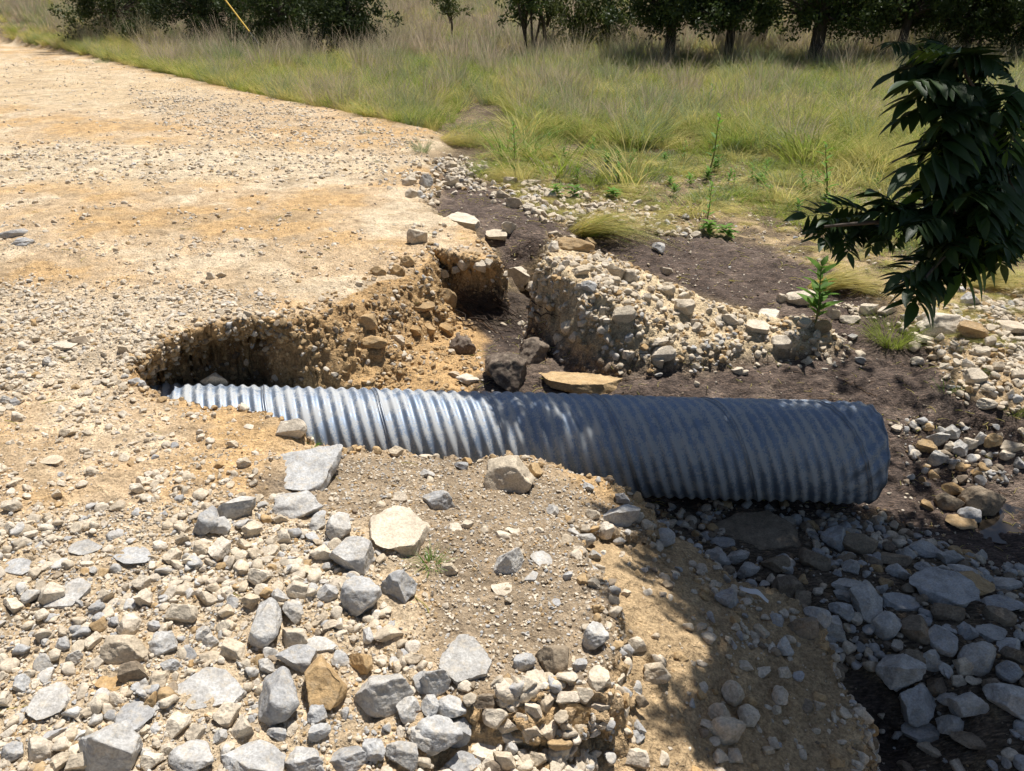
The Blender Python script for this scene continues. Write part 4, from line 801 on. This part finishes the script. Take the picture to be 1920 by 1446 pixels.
for i, (x, b, t) in enumerate([(963, 303, 237), (1329, 321, 230), (1327, 208, 166), (1548, 379, 281), (1512, 375, 325), (1643, 357, 328), (1322, 423, 350), (1280, 303, 270), (1408, 255, 230), (1508, 290, 260), (1375, 350, 325), (1440, 310, 300), (1700, 340, 300)]):
    weed(x, b + 4, t, 'slender green leafy weed stalk standing in the meadow grass', 'weed stalks in the meadow grass', 1.1, 10 + i)
for i, (x, b, t) in enumerate([(1045, 372, 348), (1075, 372, 350), (1150, 372, 355), (1330, 438, 415), (1360, 445, 425)]):
    weed(x, b, t, 'low broad leaved green plant on the washed ground behind the gravel mound', 'low broad leaved plants', 2.2, 40 + i)
for i in range(34):
    x = random.uniform(960, 1640); b = 262 + (x - 960) * .14 + random.uniform(5, 70)
    weed(x, b, b - random.uniform(14, 34), 'short leafy green weed in the thin growth between meadow and dark soil', 'short weeds at the meadow edge', 1.5, 70 + i)
weed(500, 82, 52, 'dark green weed stalk standing in the roadside grass', None, 1.2, 60)

# ------------------------------------------------------------------ trees of the far meadow
M_BARK, nt_, N_, L_, b_ = mat('bark'); _n1 = nnoise(nt_, 30, 6, .7); _r = ramp(nt_, _n1.outputs[0], [(.3, (.05, .04, .032)), (.7, (.13, .105, .08))]); L_.new(_r.outputs[0], b_.inputs['Base Color'])
M_OAK = leaf_material('oak_leaves', [(0, (.06, .09, .028)), (1, (.08, .115, .032))], .35, .5, 1.5)
M_CED = leaf_material('cedar_leaves', [(0, (.05, .075, .025)), (1, (.075, .1, .03))], .25, .6, 1.5)
M_LIGHT = leaf_material('pale_leaves', [(0, (.09, .12, .035)), (1, (.12, .14, .045))], .35, .6, 1.5)
def leaf_cloud(centres, radii, per, size, seed):
    r = np.random.default_rng(seed); n = len(centres) * per
    c = np.repeat(centres, per, 0); R = np.repeat(radii, per, 0)
    d = r.normal(size=(n, 3)); d /= np.linalg.norm(d, axis=1)[:, None]; p = c + d * (R * r.random(n) ** .45)[:, None]
    a = r.normal(size=(n, 3)); a /= np.linalg.norm(a, axis=1)[:, None]; b = np.cross(a, r.normal(size=(n, 3))); b /= np.linalg.norm(b, axis=1)[:, None]
    s = size * r.uniform(.6, 1.4, n)[:, None]
    V = np.stack([p - a * s, p - b * s * .45, p + a * s, p + b * s * .45], 1).reshape(-1, 3); return V, np.arange(n * 4).reshape(n, 4)
def tree(name, px, Y, height, cr, base_h, m, label, cat, seed, trunk_r=.12, clumps=110, per=110, group=None, stems=1, leaf=.055):
    r = np.random.default_rng(seed); x = (px - 960) / F * (Y * CP + CAM_H * SP); z = float(Hxy(np.array([x]), np.array([Y]))[0])
    o = empty(name, (x, Y, z)); tag(o, label, cat, group)
    cz = (base_h + height) / 2; hz = (height - base_h) / 2
    cs = r.normal(size=(clumps, 3)); cs /= np.linalg.norm(cs, axis=1)[:, None]; cs = cs * (r.random(clumps) ** .4)[:, None]
    cs[:, 2] = np.where(r.random(clumps) < .6, r.uniform(-1, -.3, clumps), cs[:, 2]); cs = cs * np.array([cr, cr, hz]) * (1 + .12 * r.normal(size=(clumps, 1))) + np.array([0, 0, cz]); cs[:, 2] = np.maximum(cs[:, 2], base_h * r.uniform(.95, 1.45, clumps))
    rad = r.uniform(.2, .42, clumps) * (cr / 1.6) ** .5
    parts = []
    for s in range(stems):
        off = np.array([r.normal(0, .12), r.normal(0, .12), 0]) * (stems > 1); top = np.array([r.normal(0, .25), r.normal(0, .25), height * .8]) + off * 4
        ts = np.linspace(0, 1, 9); pts = off + np.outer(ts, top) + np.stack([.08 * np.sin(ts * 6 + s), .06 * np.cos(ts * 5 + s), 0 * ts - .1 * (1 - ts)], -1)
        parts.append(tube(pts, trunk_r * .72 / math.sqrt(stems) * (1.25 - ts), 9))
    v, q = join(parts); link('trunk', mesh_np('trunk', v, q), o, [M_BARK])
    limbs = []
    for c in cs[::2]:
        t0 = np.clip(c[2] / height * .8 - .06, .24, .8); a = np.array([0, 0, height * .8 * t0]); ts = np.linspace(0, 1, 6)
        pts = a + np.outer(ts, c - a); pts[:, 2] += .12 * np.sin(ts * math.pi); limbs.append(tube(pts, trunk_r * .22 * (1.1 - ts), 5))
    v, q = join(limbs); link('limbs', mesh_np('limbs', v, q), o, [M_BARK])
    v, q = leaf_cloud(cs, rad, per, leaf, seed); link('crown', mesh_np('crown', v, q, False), o, [m])
    return o
tree('cedar_bush', 235, 31, 4.5, 2.0, .3, M_CED, 'dark evergreen bush at the bend of the road behind tall grass', 'bush', 401, clumps=120)
tree('cedar_bush', 400, 29, 4.5, 1.9, .25, M_CED, 'dark bush behind the yellow guy wire guard', 'bush', 402, clumps=120)
tree('cedar_bush', 520, 28, 4.5, 1.7, .25, M_OAK, 'dark bush between the yellow guard and the rounded cedar', 'bush', 403, clumps=110)
tree('cedar_bush', 655, 26.5, 4.2, 1.5, .15, M_CED, 'rounded dark cedar standing alone before the open hillside', 'bush', 404, clumps=130)
tree('sapling', 845, 30, 2.8, .75, .7, M_LIGHT, 'thin young tree alone on the open hillside', 'tree', 405, .05, 26, 45)
tree('sapling', 785, 42, 2.2, .7, .5, M_LIGHT, 'small pale shrub far up the open hillside', 'shrub', 406, .04, 20, 45)
tree('small_tree', 985, 25, 4.2, .95, .9, M_OAK, 'slim several stemmed tree at the edge of the open hillside', 'tree', 407, .1, 50, 60, stems=4)
tree('small_tree', 1025, 25.5, 4.2, .8, 1.0, M_LIGHT, 'slim paler tree touching the several stemmed one', 'tree', 408, .07, 40, 55, stems=2)
tree('shrub', 1075, 27, 4, 1.2, .2, M_LIGHT, 'pale green shrub between the slim trees and the oaks', 'shrub', 409, .06, 80, 60, stems=3)
tree('shrub', 1140, 26.5, 4, 1.2, .2, M_LIGHT, 'pale green shrub leaning against the first oak', 'shrub', 410, .06, 80, 60, stems=3)
tree('oak_tree', 1252, 23, 6, 1.75, .95, M_OAK, 'dark oak with a straight trunk at the near edge of the grove', 'tree', 411, .19, 170)
tree('oak_tree', 1362, 23.5, 6, 1.35, .95, M_OAK, 'dark oak with slanting trunk in the middle of the grove', 'tree', 412, .16, 140)
tree('oak_tree', 1525, 23, 6, 1.9, .9, M_OAK, 'broad dark oak with a thick trunk in the grove', 'tree', 413, .24, 190)
tree('oak_tree', 1425, 28, 6, 1.6, 1.3, M_LIGHT, 'paler oak set back behind the grove', 'tree', 414, .14, 120)
tree('oak_tree', 1680, 23.5, 6, 1.7, .9, M_OAK, 'dark oak behind the top of the hanging leaves', 'tree', 415, .16, 170)
tree('oak_tree', 1800, 24, 6, 1.8, .35, M_OAK, 'dense dark oak at the thick end of the grove', 'tree', 416, .18, 180)
tree('oak_tree', 1930, 22.5, 6, 1.9, .35, M_OAK, 'dense dark oak closing the grove beside the hanging leaves', 'tree', 417, .18, 180)
for i, (px, Y) in enumerate([(1640, 30), (1760, 31), (1880, 31), (1320, 32), (1230, 33), (1540, 33)]):
    tree('oak_tree', px, Y, 6.5, 2.0, 1.25 if px < 1600 else .4, M_OAK, 'dark oak deep in the grove behind the front row of trees', 'tree', 430 + i, .15, 130, group='oaks behind the front row of the grove')
for i, (px, Y) in enumerate([(300, 36), (460, 37), (590, 36)]):
    tree('cedar_bush', px, Y, 5, 2.2, .2, M_CED, 'dark bush in the second row behind the roadside bushes', 'bush', 440 + i, clumps=110, group='second row of bushes')

# guy wire with its yellow guard
g0 = WD(462, 52, 21.0); g1 = WD(418, -6, 21.5); dirg = (g1 - g0) / np.linalg.norm(g1 - g0)
gr = empty('guy_wire', g0 - dirg * .5); tag(gr, 'thin yellow guy wire guard slanting out of the roadside grass', 'guy wire')
M_YEL, *_q = mat('yellow_plastic'); _q[-1].inputs['Base Color'].default_value = (.62, .40, .05, 1); _q[-1].inputs['Roughness'].default_value = .45
M_WIRE, *_q = mat('wire_steel'); _q[-1].inputs['Base Color'].default_value = (.3, .3, .3, 1); _q[-1].inputs['Metallic'].default_value = .8
v, q = tube([dirg * t for t in np.linspace(.3, 2.6, 6)], .022, 8); link('guard', mesh_np('guard', v, q), gr, [M_YEL])
v, q = tube([dirg * t for t in np.linspace(-.3, 7, 6)], .006, 6); link('wire', mesh_np('wire', v, q), gr, [M_WIRE])

# ------------------------------------------------------------------ overhanging tree
M_PEC = leaf_material('pecan_leaves', [(0, (.028, .055, .014)), (.7, (.035, .07, .018)), (1, (.05, .095, .02))], .16, .48, 4)
M_YOUNG_LIT = leaf_material('young_and_sunlit_pecan_leaves', [(0, (.13, .22, .03)), (1, (.16, .25, .04))], .35, .4, 4)  # paler young leaves; extra ones imitate sunlit highlights by colour
def compound(seed, L=.34, pairs=6, ll=.115, lw=.034, segs=5, droop=.55):
    r = np.random.default_rng(seed); ts = np.linspace(0, 1, 12)
    rach = np.stack([ts * L * (1 - .18 * ts), .03 * L * np.sin(ts * 3 + seed), -droop * L * ts ** 2 * .6], -1)
    parts = [tube(rach, np.linspace(.0022, .001, 12), 5)]
    for i in range(pairs):
        t = .2 + .76 * i / (pairs - 1); c = np.array([np.interp(t, ts, rach[:, k]) for k in range(3)]); tg = np.array([1 - .3 * t, 0, -droop * 1.2 * t])
        for s in (-1, 1):
            sc = (.72 + .45 * math.sin(math.pi * (.15 + .7 * t))) * r.uniform(.85, 1.1); d = tg * .55 + np.array([0, s * .9, -.35 + r.normal(0, .15)])
            v, q = leaflet(ll * sc, lw * sc, .3, .22, segs); v[:, 1] *= s; q = q if s > 0 else q[:, ::-1]
            parts.append((v @ rotm(d, (0, r.normal(0, .15), 1)).T + c, q))
    v, q = leaflet(ll * 1.05, lw, .3, .25, segs); parts.append((v @ rotm((1, 0, -droop * 1.3)).T + rach[-1], q))
    return join(parts)
LEAFM = []
for i in range(7):
    v, q = compound(500 + i, L=.30, pairs=6 + i % 3, ll=.098, lw=.036, droop=.25 + .12 * (i % 4)); me = mesh_np('leaf', v, q); me.materials.append(M_PEC); LEAFM.append(me)
v, q = compound(520, L=.2, pairs=5, ll=.075, lw=.02); YOUNG_LIT = mesh_np('leaf', v, q); YOUNG_LIT.materials.append(M_YOUNG_LIT)
TX, TY = 4.9, 4.6; TZ = float(Hxy(np.array([TX]), np.array([TY]))[0])
pec = empty('pecan_tree', (TX, TY, TZ)); tag(pec, 'overhanging tree with long drooping compound leaves above the pipe outlet', 'tree')
tb = np.array([TX, TY, TZ])
def limb(pts, r0, r1, nm='limb'):
    pts = np.asarray(pts, float); n = 14; t = np.linspace(0, 1, len(pts)); u = np.linspace(0, 1, n)
    P = np.stack([np.interp(u, t, pts[:, k]) for k in range(3)], -1)
    P[1:-1] = (P[:-2] + P[1:-1] * 2 + P[2:]) / 4
    v, q = tube(P - tb, np.linspace(r0, r1, n), 9); return link(nm, mesh_np(nm, v, q), pec, [M_BARK])
crownc = np.array([3.2, 4.8, 3.6])
limb([tb - [0, 0, .2], tb + [-.05, .05, 1.2], tb + [-.25, .1, 2.6], tb + [-.2, .2, 4.6], tb + [.1, .3, 6.2]], .17, .05, 'trunk')
# the hanging branch: nodes given by pixel and depth
BR = [(2150, 250, 2.9), (2000, 330, 2.65), (1900, 370, 2.5), (1800, 395, 2.4), (1700, 412, 2.35), (1600, 420, 2.3), (1545, 425, 2.3)]
b_main = [WD(*b) for b in BR]
limb([tb + [-.2, .1, 2.4], (b_main[0] + tb + [-.2, .1, 2.4]) / 2 + [0, 0, .25], b_main[0], b_main[1], b_main[2]], .04, .014)
limb(b_main[2:], .012, .004, 'twig')
b_up = [WD(1900, 370, 2.5), WD(1870, 280, 2.45), WD(1840, 190, 2.4), WD(1800, 120, 2.35)]; limb(b_up, .011, .004, 'twig')
b_dn = [WD(1880, 375, 2.5), WD(1830, 430, 2.4), WD(1770, 480, 2.35), WD(1735, 520, 2.3)]; limb(b_dn, .01, .004, 'twig')
b_rt = [WD(1960, 350, 2.6), WD(1930, 260, 2.55), WD(1905, 160, 2.5)]; limb(b_rt, .01, .004, 'twig')
def put_leaf(p0, p1, young=False):
    p0, p1 = np.asarray(p0), np.asarray(p1); d = p1 - p0; L = np.linalg.norm(d)
    me = YOUNG_LIT if young else random.choice(LEAFM)
    d = d / L + np.array([0, 0, .3]); R = rotm(d, (random.gauss(0, .35), random.gauss(0, .35) , 1))
    o = bpy.data.objects.new('leaf', me); col.objects.link(o); o.parent = pec
    M = Matrix([list(r) for r in R]).to_4x4(); s = L / (.24 if young else .36); o.matrix_local = Matrix.Translation(Vector(p0 - tb)) @ M @ Matrix.Scale(s, 4)
def LP(x0, y0, x1, y1, d=2.4, young=False):
    put_leaf(WD(x0, y0, d + random.uniform(-.05, .12)), WD(x1, y1, d + random.uniform(-.2, .12)), young)
for a in [(1800, 115, 1690, 80, 2.35, True), (1805, 110, 1745, 62, 2.35, True), (1800, 120, 1880, 100), (1810, 130, 1720, 150), (1805, 125, 1640, 135), (1830, 170, 1650, 175), (1840, 190, 1640, 225), (1845, 200, 1700, 260), (1835, 180, 1870, 230), (1830, 170, 1780, 260),
          (1850, 220, 1760, 300), (1860, 250, 1700, 290), (1865, 260, 1680, 320), (1870, 280, 1760, 340), (1850, 240, 1890, 330), (1905, 165, 1900, 260), (1910, 170, 1870, 240), (1905, 160, 1880, 110), (1925, 240, 1895, 330), (1930, 270, 1880, 380),
          (1880, 300, 1740, 265, 2.3, True), (1840, 330, 1690, 345), (1860, 330, 1780, 400), (1890, 350, 1830, 440), (1900, 365, 1860, 470), (1905, 370, 1900, 470), (1870, 375, 1760, 350), (1850, 385, 1800, 460), (1830, 390, 1720, 400),
          (1810, 395, 1750, 450), (1790, 398, 1680, 390), (1770, 400, 1700, 460), (1740, 405, 1640, 395), (1720, 410, 1660, 470), (1700, 412, 1600, 390), (1680, 413, 1620, 480), (1650, 416, 1560, 395), (1620, 418, 1570, 470), (1600, 420, 1530, 410), (1580, 421, 1545, 475), (1560, 423, 1600, 490), (1640, 416, 1680, 480),
          (1830, 430, 1870, 520), (1830, 430, 1780, 500), (1800, 455, 1850, 540), (1800, 455, 1720, 470), (1780, 475, 1700, 480), (1770, 480, 1790, 560), (1760, 490, 1690, 530), (1745, 510, 1740, 590), (1740, 515, 1690, 560), (1735, 520, 1770, 570), (1850, 420, 1900, 500), (1880, 400, 1915, 450),
          (1840, 300, 1810, 380), (1820, 260, 1760, 360), (1850, 350, 1740, 330), (1800, 200, 1790, 300), (1790, 240, 1720, 350), (1870, 330, 1840, 420), (1900, 300, 1850, 350), (1810, 330, 1770, 420), (1780, 420, 1740, 500), (1890, 420, 1850, 500), (1860, 290, 1880, 390)]:
    LP(*a)
    x0, y0, x1, y1 = a[:4]; jx, jy = random.uniform(-30, 15), random.uniform(-25, 25); an = random.uniform(-.6, .6); ex, ey = (x1 - x0) * .8, (y1 - y0) * .8
    LP(x0 + jx * .5, y0 + jy * .5, x0 + jx + ex * math.cos(an) - ey * math.sin(an), y0 + jy + ex * math.sin(an) + ey * math.cos(an), 2.45, random.random() < .15)  # random pale leaves stand in for sunlit highlights
for k in range(46):
    x0, y0 = random.uniform(1800, 1935), random.uniform(110, 470); an = random.uniform(1.2, 4.2); Lp = random.uniform(70, 120)
    LP(x0, y0, x0 + Lp * math.cos(an), y0 + Lp * math.sin(an) * .8 + 25, random.uniform(2.4, 2.65), random.random() < .1)
for k in range(10):
    x0, y0 = random.uniform(1700, 1850), random.uniform(85, 150); LP(x0, y0, x0 + random.uniform(-110, 40), y0 + random.uniform(-35, 30), 2.4, random.random() < .35)
# the crown over the outlet: sprays of leaves hung where the shade on pipe and gully comes from
SHP = [(700, 722), (1000, 722), (1300, 742), (1660, 752), (1760, 800), (1990, 800), (2100, 1000), (2200, 1600), (1440, 1600), (1370, 1330), (1255, 1160), (1150, 1030), (1060, 970), (980, 915), (780, 860)]
SHW = np.array([W(a, b, -.45 if b < 860 else -.75)[:2] for a, b in SHP]); lo, hi = SHW.min(0), SHW.max(0)
cr_parts, limb_ends, r = [], [], np.random.default_rng(88); LV, LQ = compound(530, L=.30, pairs=6, segs=3); cnt = 0
while cnt < 1250:
    p = lo + (hi - lo) * r.random(2); s, _ = sdpoly(p[0:1], p[1:2], SHW)
    if s[0] < .13: continue
    if noise3(p[0] * 2.2, p[1] * 2.2, 3.3) > .4: continue           # gaps: flecks of sun
    h = r.uniform(2.5, 4.3); g = np.array([p[0], p[1], -.6]); c = g + SUN * ((h + .6) / SUN[2])
    a = r.uniform(0, 6.283); d = np.array([math.cos(a), math.sin(a), r.uniform(-.3, .4)])
    cr_parts.append((LV * r.uniform(.8, 1.15) @ rotm(d).T + c - tb, LQ)); cnt += 1
    if cnt % 22 == 0: limb_ends.append(c)
SH2 = np.array([W(a, b, -.5)[:2] for a, b in [(1130, 955), (1300, 985), (1480, 1120), (1480, 1300), (1400, 1300), (1320, 1180), (1230, 1070)]]); lo2, hi2 = SH2.min(0), SH2.max(0); cnt = 0
while cnt < 90:
    p = lo2 + (hi2 - lo2) * r.random(2); s, _ = sdpoly(p[0:1], p[1:2], SH2)
    if s[0] < .03: continue
    h = r.uniform(2.5, 4.0); c = np.array([p[0], p[1], -.5]) + SUN * ((h + .5) / SUN[2]); a = r.uniform(0, 6.283)
    cr_parts.append((LV * r.uniform(.7, 1.0) @ rotm((math.cos(a), math.sin(a), r.uniform(-.3, .4))).T + c - tb, LQ)); cnt += 1
BRW = np.array([WD(a_[2], a_[3], 2.4) for a_ in [(0, 0, 1700, 110), (0, 0, 1800, 130), (0, 0, 1680, 200), (0, 0, 1850, 220), (0, 0, 1760, 280), (0, 0, 1880, 320), (0, 0, 1780, 380), (0, 0, 1640, 410), (0, 0, 1560, 420), (0, 0, 1850, 430), (0, 0, 1740, 500)]])
for k in range(40):                                                     # sprays above the hanging branch
    g = BRW[r.integers(len(BRW))] + r.normal(0, .14, 3); c = g + SUN * ((r.uniform(2.6, 3.8) - g[2]) / SUN[2]); a = r.uniform(0, 6.283)
    cr_parts.append((LV * r.uniform(.8, 1.15) @ rotm((math.cos(a), math.sin(a), r.uniform(-.3, .4))).T + c - tb, LQ))
    if k % 40 == 0: limb_ends.append(c)
hub = tb + np.array([-.2, .1, 2.9])
v, q = join(cr_parts); link('crown', mesh_np('crown', v, q), pec, [M_PEC])
for c in limb_ends: limb([hub, (hub + c) / 2 + [0, 0, .2], c], .03, .006)
v, q = leaf_cloud(r.normal(size=(140, 3)) * np.array([1.1, 1.1, .8]) + np.array([.3, .3, 5.0]), np.full(140, .35), 40, .06, 5); link('crown', mesh_np('crown', v, q, False), pec, [M_PEC])

# ------------------------------------------------------------------ small things
M_WATER, nt_, N_, L_, b_ = mat('muddy_water'); b_.inputs['Base Color'].default_value = (.045, .035, .025, 1); b_.inputs['Roughness'].default_value = .03; b_.inputs['Specular IOR Level'].default_value = .6
pc, _ = hit(1880, 975); a = np.linspace(0, 6.283, 40, endpoint=False); rr = 1 + .2 * np.sin(3 * a + 1) + .12 * np.sin(5 * a); pc[2] = np.percentile(Hxy(pc[0] + .05 + rng.uniform(-.3, .3, 400), pc[1] + rng.uniform(-.16, .16, 400)), 42) - .02
wv = np.stack([pc[0] + .05 + .34 * rr * np.cos(a), pc[1] + .2 * rr * np.sin(a), np.full(40, pc[2] + .02)], -1); wv = np.vstack([wv, [[pc[0] + .05, pc[1], pc[2] + .02]]])
pud = link('puddle', mesh_np('puddle', wv, np.array([(i, (i + 1) % 40, 40) for i in range(40)])), mats=[M_WATER]); tag(pud, kind='structure')
M_SCRAP, *_q = mat('white_plastic'); _q[-1].inputs['Base Color'].default_value = (.75, .73, .7, 1); _q[-1].inputs['Roughness'].default_value = .4
p, d = hit(1414, 1118, .02); u = np.linspace(-1, 1, 14); Vs = []
for t in u:
    w_ = .016 * (1 - .5 * t * t); c = np.array([.05 * t, -.035 * t + .006 * math.sin(5 * t), .012 * math.cos(2.5 * t)])
    for k in (-1, 0, 1): Vs.append(c + np.array([.3 * k * w_, k * w_, .006 * abs(k)]))
k = np.arange(42).reshape(14, 3); Qs = np.concatenate([np.stack([k[:-1, j], k[1:, j], k[1:, j + 1], k[:-1, j + 1]], -1) for j in (0, 1)])
scr = link('plastic_scrap', mesh_np('plastic_scrap', np.array(Vs), Qs), mats=[M_SCRAP]); scr.location = p + np.array([0, 0, .01])
md = scr.modifiers.new('thick', 'SOLIDIFY'); md.thickness = .0015; tag(scr, 'curled white plastic scrap on the shaded earth bank', 'litter')
M_ROOT, *_q = mat('dry_root'); _q[-1].inputs['Base Color'].default_value = (.16, .10, .06, 1)
def root(pix, label, rad=.004):
    pts = np.array([hit(a, b, .012)[0] for a, b in pix]); t = np.linspace(0, 1, len(pts)); u = np.linspace(0, 1, 16); P = np.stack([np.interp(u, t, pts[:, k]) for k in range(3)], -1)
    P[1:-1] += rng.normal(0, .006, (14, 3)); c = P[0].copy(); v, q = tube(P - c, np.linspace(rad, rad * .4, 16), 6); o = link('root', mesh_np('root', v, q), mats=[M_ROOT]); o.location = c; tag(o, label, 'root')
root([(1000, 610), (1012, 640), (1025, 680), (1045, 705)], 'thin brown root hanging over the dark soil spur')
root([(985, 640), (975, 665), (960, 690)], 'short root on the near side of the dark soil spur')
root([(870, 580), (895, 600), (925, 620), (950, 640)], 'root bundle strand in the black peat of the channel', .007)
root([(860, 570), (900, 585), (940, 600)], 'root strand along the top of the black peat', .006)
root([(1580, 715), (1600, 722), (1625, 735), (1645, 745)], 'pale dry twig on the dark soil above the pipe end')
root([(1590, 980), (1610, 962), (1640, 955)], 'curved dry twig on the gravel under the pipe end')

strands = []
for k in range(46):                                       # black roots exposed in the washed channel
    x0, y0 = rng.uniform(845, 1000), rng.uniform(545, 605); n = 7; pts = []
    dx, dy = rng.uniform(4, 16), rng.uniform(1, 10)
    for i in range(n): pts.append(hit(x0 + dx * i + rng.normal(0, 2), y0 + dy * i + rng.normal(0, 2), .02)[0] + np.array([0, 0, rng.uniform(-.01, .03)]))
    pts = np.array(pts)
    if np.abs(np.diff(pts, axis=0)).max() > .35: continue
    strands.append(tube(pts, np.linspace(.006, .002, n) * rng.uniform(.5, 1.3), 5))
v, q = join(strands); c = v.mean(0); M_BLK, *_q = mat('black_root'); _q[-1].inputs['Base Color'].default_value = (.055, .038, .028, 1)
o = link('root_tangle', mesh_np('root_tangle', v - c, q), mats=[M_BLK]); o.location = c; tag(o, 'tangle of thin black roots hanging in the peat of the washed channel', 'roots')
SK = []
for i in range(5):
    t = np.linspace(-.5, .5, 6); r = np.random.default_rng(950 + i); v, q = tube(np.stack([t, .08 * np.sin(t * 5 + i), .05 * np.cos(t * 4 + i)], -1), np.linspace(.024, .014, 6), 4)
    me = mesh_np('straw', v, q); me.materials.append(M_ST if i < 3 else M_ROOT); SK.append(me)
SKC = proto_collection('straw_piece', SK)
pts, nr, r_, c_ = sample((dark * 1.0 + straw * .8 + .05 * TR) * (GY < 10) * (GY > 1), 3200); n = len(pts); L = rng.uniform(.02, .12, n)
scatter('straw_litter', pts + nr * .003, np.stack([rng.normal(0, .12, n), rng.normal(0, .12, n), rng.normal(.4, .9, n)], -1), np.stack([L, L, L], -1), rng.integers(0, 5, n), SKC, 'bits of straw and root washed over the dark soil', 'straw')
